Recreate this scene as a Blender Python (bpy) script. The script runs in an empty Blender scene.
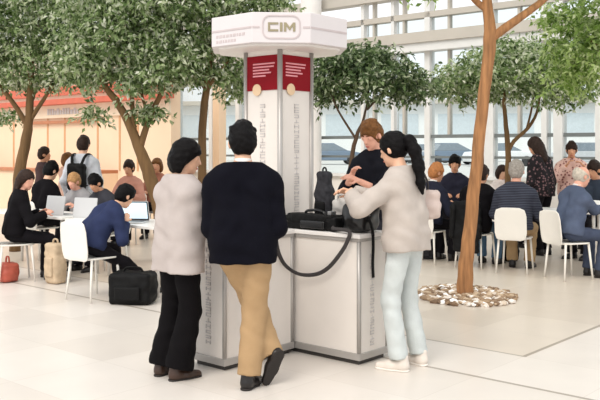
import bpy, math, random
import numpy as np
from mathutils import Matrix, Vector, noise as mnoise

random.seed(7)
np.random.seed(7)
scene = bpy.context.scene
COL = scene.collection
D = bpy.data
PI = math.pi
F_PX, CX, HY, CAM_H = 833.333, 300.0, 149.0, 1.57

# ------------------------------------------------------------------ camera, sky, sun, exposure
cam_data = D.cameras.new('camera')
cam_data.lens = 50
cam_data.sensor_width = 36
cam_data.shift_y = -51 / 600
cam = D.objects.new('camera', cam_data)
cam.location = (0, 0, CAM_H)
cam.rotation_euler = (PI / 2, 0, 0)
COL.objects.link(cam)
scene.camera = cam

world = D.worlds.new('sky')
scene.world = world
world.use_nodes = True
wn = world.node_tree.nodes
wn['Background'].inputs[0].default_value = (0.97, 0.985, 1.0, 1)
wn['Background'].inputs[1].default_value = 1.12

sun_d = D.lights.new('sun', 'SUN')
sun_d.energy = 1.9
sun_d.angle = math.radians(35)
sun_d.color = (1.0, 0.93, 0.84)
sun = D.objects.new('sun', sun_d)
sun.rotation_euler = (math.radians(38), math.radians(-22), 0)
COL.objects.link(sun)

scene.view_settings.view_transform = 'Standard'
scene.view_settings.look = 'None'
scene.view_settings.gamma = 1
scene.view_settings.exposure = 0.07
scene.view_settings.use_curve_mapping = False
scene.cycles.max_bounces = 8
scene.cycles.transparent_max_bounces = 16
scene.cycles.use_denoising = True

# ------------------------------------------------------------------ coordinate helpers
TH = math.radians(-41.4)                    # the hall's floor grid, turned against the camera
CU = Vector((math.cos(TH), math.sin(TH), 0))
CV = Vector((-math.sin(TH), math.cos(TH), 0))


def UV(u, v, z=0.0):
    p = CU * u + CV * v
    return Vector((p.x, p.y, z))


def P(px, py, Y):
    return Vector(((px - CX) / F_PX * Y, Y, CAM_H + (HY - py) / F_PX * Y))


def G(px, py):
    Y = CAM_H * F_PX / (py - HY)
    return Vector(((px - CX) / F_PX * Y, Y, 0))


def PV(px, py, v):
    """the point of the picture on the vertical plane v = const"""
    t = (px - CX) / F_PX
    Y = v / (CV.y + CV.x * t)
    return P(px, py, Y)


def PU(px, py, u):
    """the point of the picture on the vertical plane u = const"""
    t = (px - CX) / F_PX
    return P(px, py, u / (CU.y + CU.x * t))


def u_of(px, v):
    p = PV(px, HY, v)
    return p.x * CU.x + p.y * CU.y


# ------------------------------------------------------------------ materials
def lin(c):
    return tuple(((x / 255) / 12.92 if x / 255 <= 0.04045 else ((x / 255 + 0.055) / 1.055) ** 2.4) for x in c)


def mat(name, rgb, rough=0.6, var=0.06, scale=6.0, metal=0.0, bump=0.0, bscale=60.0, spec=0.5, sheen=0.0):
    m = D.materials.new(name)
    m.use_nodes = True
    nt = m.node_tree
    b = nt.nodes['Principled BSDF']
    b.inputs['Roughness'].default_value = rough
    b.inputs['Metallic'].default_value = metal
    b.inputs['Specular IOR Level'].default_value = spec
    if sheen:
        b.inputs['Sheen Weight'].default_value = sheen
    c = lin(rgb)
    tc = nt.nodes.new('ShaderNodeTexCoord')
    n = nt.nodes.new('ShaderNodeTexNoise')
    n.inputs['Scale'].default_value = scale
    n.inputs['Detail'].default_value = 4
    nt.links.new(tc.outputs['Object'], n.inputs['Vector'])
    r = nt.nodes.new('ShaderNodeValToRGB')
    r.color_ramp.elements[0].position = 0.3
    r.color_ramp.elements[1].position = 0.7
    r.color_ramp.elements[0].color = tuple(max(0, x * (1 - var)) for x in c) + (1,)
    r.color_ramp.elements[1].color = tuple(min(1, x * (1 + var)) for x in c) + (1,)
    nt.links.new(n.outputs['Fac'], r.inputs['Fac'])
    nt.links.new(r.outputs['Color'], b.inputs['Base Color'])
    if bump:
        n2 = nt.nodes.new('ShaderNodeTexNoise')
        n2.inputs['Scale'].default_value = bscale
        nt.links.new(tc.outputs['Object'], n2.inputs['Vector'])
        bp = nt.nodes.new('ShaderNodeBump')
        bp.inputs['Strength'].default_value = bump
        bp.inputs['Distance'].default_value = 0.01
        nt.links.new(n2.outputs['Fac'], bp.inputs['Height'])
        nt.links.new(bp.outputs['Normal'], b.inputs['Normal'])
    return m


def cloth(name, rgb, var=0.12):
    return mat(name, rgb, rough=0.85, var=var, scale=9, bump=0.25, bscale=140, spec=0.1)


def streak(m, k=.12):
    nt = m.node_tree
    mp = nt.nodes.new('ShaderNodeMapping')
    mp.inputs['Scale'].default_value = (1, 1, k)
    tc = [n for n in nt.nodes if n.type == 'TEX_COORD'][0]
    nt.links.new(tc.outputs['Object'], mp.inputs['Vector'])
    for n in nt.nodes:
        if n.type == 'TEX_NOISE':
            nt.links.new(mp.outputs[0], n.inputs['Vector'])
    return m


def floral(name, base, spots, scale=14):
    m = mat(name, base, rough=0.8, spec=0.25)
    nt = m.node_tree
    b = nt.nodes['Principled BSDF']
    tc = nt.nodes.new('ShaderNodeTexCoord')
    v = nt.nodes.new('ShaderNodeTexVoronoi')
    v.inputs['Scale'].default_value = scale
    nt.links.new(tc.outputs['Object'], v.inputs['Vector'])
    r = nt.nodes.new('ShaderNodeValToRGB')
    r.color_ramp.elements[0].position = 0.30
    r.color_ramp.elements[1].position = 0.38
    r.color_ramp.elements[0].color = lin(spots) + (1,)
    r.color_ramp.elements[1].color = lin(base) + (1,)
    nt.links.new(v.outputs['Distance'], r.inputs['Fac'])
    nt.links.new(r.outputs['Color'], b.inputs['Base Color'])
    return m


def striped(name, base, line, freq=55):
    m = mat(name, base, rough=0.85, spec=0.25)
    nt = m.node_tree
    b = nt.nodes['Principled BSDF']
    tc = nt.nodes.new('ShaderNodeTexCoord')
    w = nt.nodes.new('ShaderNodeTexWave')
    w.bands_direction = 'Z'
    w.inputs['Scale'].default_value = freq / 10
    w.inputs['Distortion'].default_value = 0.4
    nt.links.new(tc.outputs['Object'], w.inputs['Vector'])
    r = nt.nodes.new('ShaderNodeValToRGB')
    r.color_ramp.elements[0].position = 0.6
    r.color_ramp.elements[1].position = 0.85
    r.color_ramp.elements[0].color = lin(base) + (1,)
    r.color_ramp.elements[1].color = lin(line) + (1,)
    nt.links.new(w.outputs['Fac'], r.inputs['Fac'])
    nt.links.new(r.outputs['Color'], b.inputs['Base Color'])
    return m


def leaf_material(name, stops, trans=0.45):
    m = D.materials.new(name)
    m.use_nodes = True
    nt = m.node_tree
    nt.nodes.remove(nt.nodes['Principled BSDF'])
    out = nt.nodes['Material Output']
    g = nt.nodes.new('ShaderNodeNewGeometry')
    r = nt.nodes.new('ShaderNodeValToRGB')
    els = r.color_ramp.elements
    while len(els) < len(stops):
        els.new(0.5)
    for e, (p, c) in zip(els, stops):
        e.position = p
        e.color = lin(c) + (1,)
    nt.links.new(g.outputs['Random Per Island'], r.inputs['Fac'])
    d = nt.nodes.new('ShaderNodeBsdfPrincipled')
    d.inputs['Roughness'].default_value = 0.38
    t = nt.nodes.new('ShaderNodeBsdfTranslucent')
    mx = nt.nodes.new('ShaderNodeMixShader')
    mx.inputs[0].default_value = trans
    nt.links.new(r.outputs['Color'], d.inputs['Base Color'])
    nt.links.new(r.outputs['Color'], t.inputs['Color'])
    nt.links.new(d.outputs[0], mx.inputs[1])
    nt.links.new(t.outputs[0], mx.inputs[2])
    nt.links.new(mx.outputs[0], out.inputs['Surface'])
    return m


def glass_material(name):
    m = D.materials.new(name)
    m.use_nodes = True
    nt = m.node_tree
    nt.nodes.remove(nt.nodes['Principled BSDF'])
    out = nt.nodes['Material Output']
    a = nt.nodes.new('ShaderNodeBsdfTransparent')
    a.inputs[0].default_value = (0.93, 0.96, 0.96, 1)
    b = nt.nodes.new('ShaderNodeBsdfGlossy')
    b.inputs['Roughness'].default_value = 0.03
    fr = nt.nodes.new('ShaderNodeFresnel')
    fr.inputs[0].default_value = 1.3
    mx = nt.nodes.new('ShaderNodeMixShader')
    nt.links.new(fr.outputs[0], mx.inputs[0])
    nt.links.new(a.outputs[0], mx.inputs[1])
    nt.links.new(b.outputs[0], mx.inputs[2])
    nt.links.new(mx.outputs[0], out.inputs['Surface'])
    return m


def emit_material(name, rgb, strength):
    m = D.materials.new(name)
    m.use_nodes = True
    b = m.node_tree.nodes['Principled BSDF']
    b.inputs['Base Color'].default_value = lin(rgb) + (1,)
    b.inputs['Emission Color'].default_value = lin(rgb) + (1,)
    b.inputs['Emission Strength'].default_value = strength
    return m


def floor_material():
    m = D.materials.new('polished cream stone tiles')
    m.use_nodes = True
    nt = m.node_tree
    b = nt.nodes['Principled BSDF']
    N, L = nt.nodes.new, nt.links.new
    tc = N('ShaderNodeTexCoord')
    sep = N('ShaderNodeSeparateXYZ')
    L(tc.outputs['Object'], sep.inputs[0])

    def math_(op, a, bb=None):
        n = N('ShaderNodeMath')
        n.operation = op
        for i, x in enumerate((a, bb)):
            if x is None:
                continue
            if isinstance(x, (int, float)):
                n.inputs[i].default_value = x
            else:
                L(x, n.inputs[i])
        return n.outputs[0]

    def joint(co, off, step, w):
        f = math_('PINGPONG', math_('SUBTRACT', co, off), step / 2)
        return math_('LESS_THAN', f, w)

    ju = joint(sep.outputs[0], -2.9, 0.76, 0.004)
    jv = joint(sep.outputs[1], 5.12, 0.73, 0.004)
    fine = math_('MAXIMUM', ju, jv)
    # the wide dark joints: one long line and the border of the planting fields
    lv = math_('LESS_THAN', math_('ABSOLUTE', math_('SUBTRACT', sep.outputs[1], 5.12)), 0.017)
    inside = math_('MULTIPLY', math_('LESS_THAN', sep.outputs[0], -2.88), math_('GREATER_THAN', sep.outputs[1], 5.84))
    bu = math_('LESS_THAN', math_('ABSOLUTE', math_('SUBTRACT', sep.outputs[0], -2.9)), 0.016)
    bv = math_('LESS_THAN', math_('ABSOLUTE', math_('SUBTRACT', sep.outputs[1], 5.85)), 0.014)
    border = math_('MULTIPLY', math_('MAXIMUM', bu, bv), inside)
    strong = math_('MAXIMUM', lv, border)
    # each tile its own slight tone
    fl = N('ShaderNodeCombineXYZ')
    L(math_('FLOOR', math_('DIVIDE', math_('SUBTRACT', sep.outputs[0], -2.9), 0.76)), fl.inputs[0])
    L(math_('FLOOR', math_('DIVIDE', math_('SUBTRACT', sep.outputs[1], 5.12), 0.73)), fl.inputs[1])
    wn_ = N('ShaderNodeTexWhiteNoise')
    L(fl.outputs[0], wn_.inputs['Vector'])
    ramp = N('ShaderNodeValToRGB')
    ramp.color_ramp.elements[0].color = lin((220, 212, 203)) + (1,)
    ramp.color_ramp.elements[1].color = lin((230, 223, 215)) + (1,)
    L(wn_.outputs['Value'], ramp.inputs['Fac'])
    nz = N('ShaderNodeTexNoise')
    nz.inputs['Scale'].default_value = 3.0
    nz.inputs['Detail'].default_value = 6
    L(tc.outputs['Object'], nz.inputs['Vector'])
    mr = N('ShaderNodeMapRange')
    mr.inputs['To Min'].default_value = 0.94
    mr.inputs['To Max'].default_value = 1.05
    L(nz.outputs['Fac'], mr.inputs['Value'])
    mul = N('ShaderNodeMixRGB')
    mul.blend_type = 'MULTIPLY'
    mul.inputs[0].default_value = 1
    L(ramp.outputs[0], mul.inputs[1])
    L(mr.outputs[0], mul.inputs[2])
    # the field behind the long joint is laid in a slightly yellower stone
    fld = N('ShaderNodeMixRGB')
    fld.blend_type = 'MULTIPLY'
    L(inside, fld.inputs[0])
    L(mul.outputs[0], fld.inputs[1])
    fld.inputs[2].default_value = (0.88, 0.84, 0.78, 1)
    m1 = N('ShaderNodeMixRGB')
    L(math_('MULTIPLY', fine, 0.28), m1.inputs[0])
    L(fld.outputs[0], m1.inputs[1])
    m1.inputs[2].default_value = lin((190, 180, 168)) + (1,)
    m2 = N('ShaderNodeMixRGB')
    L(math_('MULTIPLY', strong, 0.8), m2.inputs[0])
    L(m1.outputs[0], m2.inputs[1])
    m2.inputs[2].default_value = lin((150, 138, 125)) + (1,)
    L(m2.outputs[0], b.inputs['Base Color'])
    b.inputs['Roughness'].default_value = 0.32
    b.inputs['Specular IOR Level'].default_value = 0.4
    return m


M = dict(
    white=mat('white laminate', (232, 228, 224), 0.5, 0.02),
    panel=mat('warm white panel', (226, 219, 212), 0.55, 0.02),
    alu=mat('brushed aluminium profile', (176, 172, 168), 0.4, 0.04, metal=0.4),
    plinth=mat('dark plinth', (62, 58, 55), 0.6),
    canopy=mat('white lacquered canopy', (216, 210, 211), 0.5, 0.015),
    red=mat('crimson print', (134, 8, 24), 0.6, 0.08, 4, spec=.15),
    pinkprint=mat('pink print', (226, 150, 158), 0.6),
    cream=mat('cream seal print', (226, 196, 160), 0.6),
    grey_ink=mat('grey lettering', (200, 195, 193), 0.6),
    gold_ink=mat('khaki gold lettering', (150, 140, 112), 0.5),
    mauve_ink=mat('pale mauve grey line', (196, 184, 184), 0.5),
    chair=mat('white moulded plastic', (236, 232, 224), 0.4, 0.02),
    tabletop=mat('white table top', (240, 238, 234), 0.35, 0.02),
    steel=mat('pale painted steel', (214, 210, 204), 0.35, 0.03),
    bark=mat('warm brown bark', (158, 112, 72), 0.85, 0.34, 26, bump=0.8, bscale=35),
    bark_olive=mat('olive brown bark', (116, 88, 56), 0.9, 0.3, 12, bump=0.8, bscale=35),
    bark_dark=mat('dark bark', (80, 62, 46), 0.9, 0.25, 12, bump=0.8, bscale=35),
    black=mat('black nylon', (13, 13, 14), 0.65, 0.2, 20, bump=0.3, bscale=90, spec=.2),
    black_gloss=mat('glossy black leather', (14, 14, 16), 0.28, 0.2, 10),
    darkgrey=mat('dark grey canvas', (48, 48, 52), 0.8, 0.35, 26, spec=.2),
    buckle=mat('dull metal buckle', (150, 150, 150), 0.35, metal=0.8),
    strap=mat('charcoal webbing', (54, 50, 50), 0.8),
    greybag=mat('pale grey canvas', (188, 184, 180), 0.9, 0.08, 15, bump=0.3),
    tan=mat('tan canvas', (196, 174, 146), 0.9, 0.15, 10, bump=0.3),
    russet=mat('russet red leather', (176, 84, 66), 0.5, 0.15, 8),
    rosebag=mat('dusty beige leather', (196, 178, 170), 0.6, 0.08, 10),
    laptop=mat('silver laptop shell', (206, 206, 206), 0.35, 0.02, metal=0.3),
    laptop_dark=mat('dark laptop bezel', (40, 42, 46), 0.4),
    screen=emit_material('lit laptop screen', (205, 226, 236), 0.75),
    paper=mat('white paper', (244, 242, 238), 0.8, 0.02),
    wood=mat('reddish wood rail', (186, 122, 86), 0.5, 0.1),
    peach=mat('peach painted board', (240, 212, 182), 0.7, 0.03, 1.5),
    peach_line=mat('peach board joint', (214, 166, 124), 0.7),
    awning_red=mat('orange red awning band', (204, 104, 80), 0.6, 0.08),
    awning_cream=mat('cream fascia', (238, 218, 192), 0.6, 0.03),
    facade=mat('white painted mullion', (222, 222, 220), 0.5, 0.03),
    facade_grey=mat('warm grey beam cladding', (188, 182, 172), 0.6, 0.05, 2),
    rail=mat('dark grey rail', (112, 118, 118), 0.5),
    sill=mat('off white dado', (226, 222, 216), 0.6, 0.02),
    glass=glass_material('window glass'),
    car_blue=mat('slate blue car paint', (110, 128, 148), 0.3, 0.03),
    car_silver=mat('silver car paint', (186, 190, 194), 0.3, 0.03),
    car_white=mat('white car paint', (226, 228, 230), 0.3, 0.02),
    car_glass=mat('dark car glass', (120, 132, 142), 0.2),
    rubber=mat('black rubber', (34, 34, 34), 0.8),
    asphalt=mat('pale forecourt', (206, 206, 202), 0.9, 0.05, 0.4),
    building=mat('pale far facade', (226, 228, 228), 0.8, 0.02, 1),
    building_win=mat('far window glass', (196, 206, 212), 0.3),
    eye=mat('eye white', (230, 222, 214), 0.3),
    iris=mat('dark iris', (36, 24, 18), 0.2),
    lips=mat('lips', (186, 104, 94), 0.5),
    skin=mat('light skin', (226, 178, 148), 0.5, 0.05, 12),
    skin_warm=mat('warm skin', (214, 156, 122), 0.5, 0.05, 12),
    skin_pink=mat('pink skin', (232, 172, 148), 0.5, 0.07, 12),
    hair_black=mat('black hair', (15, 13, 14), 0.5, 0.3, 40, bump=0.5, bscale=120, spec=0.1),
    hair_dark=mat('dark brown hair', (50, 36, 30), 0.5, 0.35, 40, bump=0.5, bscale=120, spec=0.15),
    hair_brown=mat('chestnut brown hair', (112, 74, 40), 0.5, 0.3, 40, bump=0.5, bscale=120, spec=0.15),
    hair_ginger=mat('ginger blond hair', (178, 118, 72), 0.5, 0.25, 40, bump=0.5, bscale=120, spec=0.15),
    hair_blond=mat('blond hair', (176, 134, 90), 0.5, 0.25, 40, bump=0.5, bscale=120, spec=0.15),
    hair_grey=mat('grey hair', (164, 156, 148), 0.6, 0.25, 40, bump=0.5, bscale=120, spec=0.15),
    hair_white=mat('white hair', (206, 196, 182), 0.6, 0.2, 40, bump=0.5, bscale=120, spec=0.15),
    shoe_black=mat('black shoe leather', (24, 20, 19), 0.35, 0.2),
    shoe_brown=mat('dark brown shoe leather', (58, 38, 28), 0.4, 0.2),
    shoe_white=mat('off white canvas shoe', (222, 212, 202), 0.7, 0.05),
    sole=mat('shoe sole', (34, 28, 25), 0.7),
    sole_white=mat('white rubber sole', (232, 226, 218), 0.6),
)


for k_ in ('bark', 'bark_olive', 'bark_dark'):
    streak(M[k_])


# ------------------------------------------------------------------ object helpers
def link(o, parent=None):
    COL.objects.link(o)
    if parent is not None:
        o.parent = parent
    return o


def tag(o, label=None, cat=None, group=None, kind=None):
    if label:
        o['label'] = label
    if cat:
        o['category'] = cat
    if group:
        o['group'] = group
    if kind:
        o['kind'] = kind
    return o


def thing(name, label, cat, loc=(0, 0, 0), rz=0.0, group=None):
    o = D.objects.new(name, None)
    o.empty_display_size = 0.1
    o.location = loc
    o.rotation_euler = (0, 0, rz)
    link(o)
    return tag(o, label, cat, group)


def copy_tree(o, parent=None):
    c = o.copy()
    COL.objects.link(c)
    c.parent = parent
    for ch in list(o.children):
        copy_tree(ch, c)
    return c


class MB:
    """collects shapes for ONE mesh"""

    def __init__(self):
        self.v, self.f = [], []

    def add(self, verts, faces, mtx=None):
        n = len(self.v)
        for p in verts:
            p = Vector(p)
            self.v.append(mtx @ p if mtx is not None else p)
        self.f += [tuple(i + n for i in f) for f in faces]
        return self

    def box(self, lo, hi, mtx=None):
        x0, y0, z0 = lo
        x1, y1, z1 = hi
        vs = [(x0, y0, z0), (x1, y0, z0), (x1, y1, z0), (x0, y1, z0), (x0, y0, z1), (x1, y0, z1), (x1, y1, z1), (x0, y1, z1)]
        fs = [(0, 3, 2, 1), (4, 5, 6, 7), (0, 1, 5, 4), (1, 2, 6, 5), (2, 3, 7, 6), (3, 0, 4, 7)]
        return self.add(vs, fs, mtx)

    def prism(self, outline, z0, z1, mtx=None):
        n = len(outline)
        vs = [(x, y, z0) for x, y in outline] + [(x, y, z1) for x, y in outline]
        fs = [tuple(range(n))[::-1], tuple(range(n, 2 * n))]
        fs += [(i, (i + 1) % n, n + (i + 1) % n, n + i) for i in range(n)]
        return self.add(vs, fs, mtx)

    def tube(self, pts, radii, n=10, flat=None):
        """flat = (a, b): elliptical section a along the binormal, b along the normal"""
        pts = [Vector(p) for p in pts]
        if not hasattr(radii, '__len__'):
            radii = [radii] * len(pts)
        rings = []
        prev = None
        for i, p in enumerate(pts):
            t = (pts[min(i + 1, len(pts) - 1)] - pts[max(i - 1, 0)]).normalized()
            ref = prev if prev is not None else (Vector((1, 0, 0)) if abs(t.x) < 0.8 else Vector((0, 1, 0)))
            nn = (ref - t * ref.dot(t)).normalized()
            prev = nn
            bb = t.cross(nn)
            a, b = flat if flat else (1, 1)
            rings.append([p + nn * (math.cos(2 * PI * k / n) * radii[i] * a) + bb * (math.sin(2 * PI * k / n) * radii[i] * b) for k in range(n)])
        vs = [q for r in rings for q in r]
        fs = []
        for i in range(len(rings) - 1):
            for k in range(n):
                k2 = (k + 1) % n
                fs.append((i * n + k, i * n + k2, (i + 1) * n + k2, (i + 1) * n + k))
        fs.append(tuple(range(n))[::-1])
        fs.append(tuple(range((len(rings) - 1) * n, len(rings) * n)))
        return self.add(vs, fs)

    def build(self, name, material, parent=None, smooth=False, bevel=0.0):
        me = D.meshes.new(name)
        me.from_pydata([tuple(p) for p in self.v], [], self.f)
        me.materials.append(material)
        me.update()
        if smooth:
            me.polygons.foreach_set('use_smooth', [True] * len(me.polygons))
        o = link(D.objects.new(name, me), parent)
        if bevel:
            b = o.modifiers.new('soft edge', 'BEVEL')
            b.width = bevel
            b.segments = 2
            b.limit_method = 'ANGLE'
        return o


def rrect(w, h, r, n=5, cx=0, cy=0):
    pts = []
    for (sx, sy, a0) in ((1, -1, -90), (1, 1, 0), (-1, 1, 90), (-1, -1, 180)):
        for i in range(n + 1):
            a = math.radians(a0 + 90 * i / n)
            pts.append((cx + sx * (w / 2 - r) + r * math.cos(a), cy + sy * (h / 2 - r) + r * math.sin(a)))
    return pts


def smooth_path(pts, sub=6):
    pts = [Vector(p) for p in pts]
    out = []
    for i in range(len(pts) - 1):
        p0, p1, p2, p3 = pts[max(i - 1, 0)], pts[i], pts[i + 1], pts[min(i + 2, len(pts) - 1)]
        for k in range(sub):
            t = k / sub
            out.append(0.5 * ((2 * p1) + (p2 - p0) * t + (2 * p0 - 5 * p1 + 4 * p2 - p3) * t * t + (3 * p1 - p0 - 3 * p2 + p3) * t ** 3))
    out.append(pts[-1])
    return out


# ------------------------------------------------------------------ soft bodies: distance fields turned into one continuous mesh
A3 = lambda p: np.array(p, dtype=float)


def cap(a, b, ra, rb=None, flat=False):
    return ('c', A3(a), A3(b), ra, ra if rb is None else rb, flat)


def ell(c, r, R=None):
    return ('e', A3(c), A3(r), np.eye(3) if R is None else R)


def rbox(c, half, rad, R=None):
    return ('b', A3(c), A3(half), rad, np.eye(3) if R is None else R)


def prim_bounds(p):
    if p[0] == 'c':
        r = max(p[3], p[4])
        return np.minimum(p[1], p[2]) - r, np.maximum(p[1], p[2]) + r
    if p[0] == 'e':
        r = p[2].max()
        return p[1] - r, p[1] + r
    r = np.linalg.norm(p[2]) + p[3]
    return p[1] - r, p[1] + r


def prim_dist(p, X, Y, Z):
    if p[0] == 'c':
        a, b, ra, rb, flat = p[1:]
        ba = b - a
        L2 = max((ba ** 2).sum(), 1e-9)
        px, py, pz = X - a[0], Y - a[1], Z - a[2]
        tr = (px * ba[0] + py * ba[1] + pz * ba[2]) / L2
        t = np.clip(tr, 0, 1)
        d = np.sqrt((px - t * ba[0]) ** 2 + (py - t * ba[1]) ** 2 + (pz - t * ba[2]) ** 2) - (ra + (rb - ra) * t)
        if flat:
            d = np.maximum(d, (tr - 1) * math.sqrt(L2))
        return d
    if p[0] == 'e':
        c, r, R = p[1:]
        q = np.stack([X - c[0], Y - c[1], Z - c[2]], -1) @ R
        k0 = np.sqrt(((q / r) ** 2).sum(-1)) + 1e-9
        k1 = np.sqrt(((q / r ** 2).__pow__(2)).sum(-1)) + 1e-9
        return k0 * (k0 - 1) / k1
    c, h, rad, R = p[1:]
    q = np.abs(np.stack([X - c[0], Y - c[1], Z - c[2]], -1) @ R) - h
    return np.sqrt((np.maximum(q, 0) ** 2).sum(-1)) + np.minimum(q.max(-1), 0) - rad


class Field:
    def __init__(self, groups, h, pad=0.03):
        ps = [p for g in groups for p in g]
        bs = [prim_bounds(p) for p in ps]
        lo = np.min([b[0] for b in bs], 0) - pad
        hi = np.max([b[1] for b in bs], 0) + pad
        self.h, self.o = h, lo
        n = np.ceil((hi - lo) / h).astype(int) + 1
        self.n = n
        ax = [lo[i] + h * np.arange(n[i]) for i in range(3)]
        self.X, self.Y, self.Z = np.meshgrid(*ax, indexing='ij', sparse=False)

    def union(self, prims, k=0.03, F=None):
        if F is None:
            F = np.full(self.n, 0.3)
        m = k + 3 * self.h
        for p in prims:
            lo, hi = prim_bounds(p)
            i0 = np.clip(np.floor((lo - m - self.o) / self.h).astype(int), 0, self.n)
            i1 = np.clip(np.ceil((hi + m - self.o) / self.h).astype(int) + 1, 0, self.n)
            s = tuple(slice(a, b) for a, b in zip(i0, i1))
            d = prim_dist(p, self.X[s], self.Y[s], self.Z[s])
            f = F[s]
            hh = np.maximum(k - np.abs(f - d), 0) / k
            F[s] = np.minimum(f, d) - hh * hh * k * 0.25
        return F

    def cut(self, F, n, p):
        """keeps the side of the plane the normal points away from"""
        n = A3(n) / np.linalg.norm(n)
        p = A3(p)
        return np.maximum(F, (self.X - p[0]) * n[0] + (self.Y - p[1]) * n[1] + (self.Z - p[2]) * n[2])

    def folds(self, F, amp, fr=1.0, seed=0.0):
        X, Y, Z = self.X * fr, self.Y * fr, self.Z * fr
        w = np.sin(26 * X + 9 * Z + 2.2 * np.sin(17 * Z + seed) + seed) * np.sin(21 * Z + 13 * Y + 2 * np.sin(15 * X + seed))
        w2 = np.sin(47 * Z + 19 * X - 23 * Y + seed * 2)
        return F + amp * (w + 0.4 * w2)

    def mesh(self, F):
        S = F < 0
        cnt = np.zeros(tuple(self.n - 1), int)
        vals = {}
        for i in (0, 1):
            for j in (0, 1):
                for k in (0, 1):
                    sl = (slice(i, self.n[0] - 1 + i), slice(j, self.n[1] - 1 + j), slice(k, self.n[2] - 1 + k))
                    cnt += S[sl]
                    vals[(i, j, k)] = sl
        act = (cnt > 0) & (cnt < 8)
        ci = np.argwhere(act)
        idx = np.full(act.shape, -1)
        idx[act] = np.arange(len(ci))
        cv = {c: F[sl][act] for c, sl in vals.items()}
        acc = np.zeros((len(ci), 3))
        num = np.zeros(len(ci))
        for c in vals:
            for ax in range(3):
                if c[ax] == 0:
                    d = list(c)
                    d[ax] = 1
                    a, b = cv[c], cv[tuple(d)]
                    x = (a < 0) != (b < 0)
                    t = np.where(x, a / np.where(x, a - b, 1), 0)
                    pt = np.tile(np.array(c, float), (len(ci), 1))
                    pt[:, ax] += t
                    acc += pt * x[:, None]
                    num += x
        V = (ci + acc / np.maximum(num, 1)[:, None]) * self.h + self.o
        faces = []
        for ax in range(3):
            b, c = (ax + 1) % 3, (ax + 2) % 3
            s0 = [slice(None)] * 3
            s1 = [slice(None)] * 3
            s0[ax], s1[ax] = slice(0, -1), slice(1, None)
            A, B = S[tuple(s0)], S[tuple(s1)]
            e = np.argwhere(A != B)
            ok = (e[:, b] > 0) & (e[:, c] > 0) & (e[:, b] < self.n[b] - 1) & (e[:, c] < self.n[c] - 1)
            e = e[ok]
            if len(e) == 0:
                continue
            ins = A[tuple(e.T)]
            q = []
            for (db, dc) in ((-1, -1), (0, -1), (0, 0), (-1, 0)):
                g = e.copy()
                g[:, b] += db
                g[:, c] += dc
                q.append(idx[tuple(g.T)])
            q = np.stack(q, 1)
            q[~ins] = q[~ins][:, ::-1]
            faces.append(q)
        Fc = np.concatenate(faces) if faces else np.zeros((0, 4), int)
        Fc = Fc[(Fc >= 0).all(1)]
        return V, Fc


def np_mesh(name, chunks, mats, parent=None, smooth=True):
    """chunks: list of (verts, quads, material index)"""
    vs, fs, mi, n = [], [], [], 0
    for V, Fc, m in chunks:
        vs.append(V)
        fs.append(Fc + n)
        mi.append(np.full(len(Fc), m))
        n += len(V)
    V, Fc, mi = np.concatenate(vs), np.concatenate(fs), np.concatenate(mi)
    me = D.meshes.new(name)
    me.vertices.add(len(V))
    me.vertices.foreach_set('co', V.astype(np.float32).ravel())
    me.loops.add(len(Fc) * 4)
    me.loops.foreach_set('vertex_index', Fc.astype(np.int32).ravel())
    me.polygons.add(len(Fc))
    me.polygons.foreach_set('loop_start', np.arange(0, len(Fc) * 4, 4, dtype=np.int32))
    for m in mats:
        me.materials.append(m)
    me.polygons.foreach_set('material_index', mi.astype(np.int32))
    me.polygons.foreach_set('use_smooth', np.full(len(Fc), smooth))
    me.update(calc_edges=True)
    return link(D.objects.new(name, me), parent)


def soft(name, prims, h, material, parent=None, k=0.03, cuts=(), folds=0.0, fr=1.0, seed=0.0):
    f = Field([prims], h)
    F = f.union(prims, k)
    if folds:
        F = f.folds(F, folds, fr, seed)
    for n, p in cuts:
        F = f.cut(F, n, p)
    V, Fc = f.mesh(F)
    return np_mesh(name, [(V, Fc, 0)], [material], parent)


# ------------------------------------------------------------------ people
def unit(v):
    v = A3(v)
    return v / max(np.linalg.norm(v), 1e-9)


def ik(a, t, l1, l2, hint):
    a, t = A3(a), A3(t)
    d = t - a
    L = np.linalg.norm(d)
    Lm = (l1 + l2) * 0.995
    if L > Lm:
        d = d / L * Lm
        L = Lm
        t = a + d
    x = (l1 * l1 - l2 * l2 + L * L) / (2 * L)
    y = math.sqrt(max(l1 * l1 - x * x, 0))
    dn = d / L
    hn = A3(hint) - dn * np.dot(A3(hint), dn)
    hn = unit(hn)
    return a + dn * x + hn * y, t


def rx(a):
    c, s = math.cos(a), math.sin(a)
    return np.array([[1, 0, 0], [0, c, -s], [0, s, c]])


def rz(a):
    c, s = math.cos(a), math.sin(a)
    return np.array([[c, -s, 0], [s, c, 0], [0, 0, 1]])


def ry(a):
    c, s = math.cos(a), math.sin(a)
    return np.array([[c, 0, s], [0, 1, 0], [-s, 0, c]])


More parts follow.
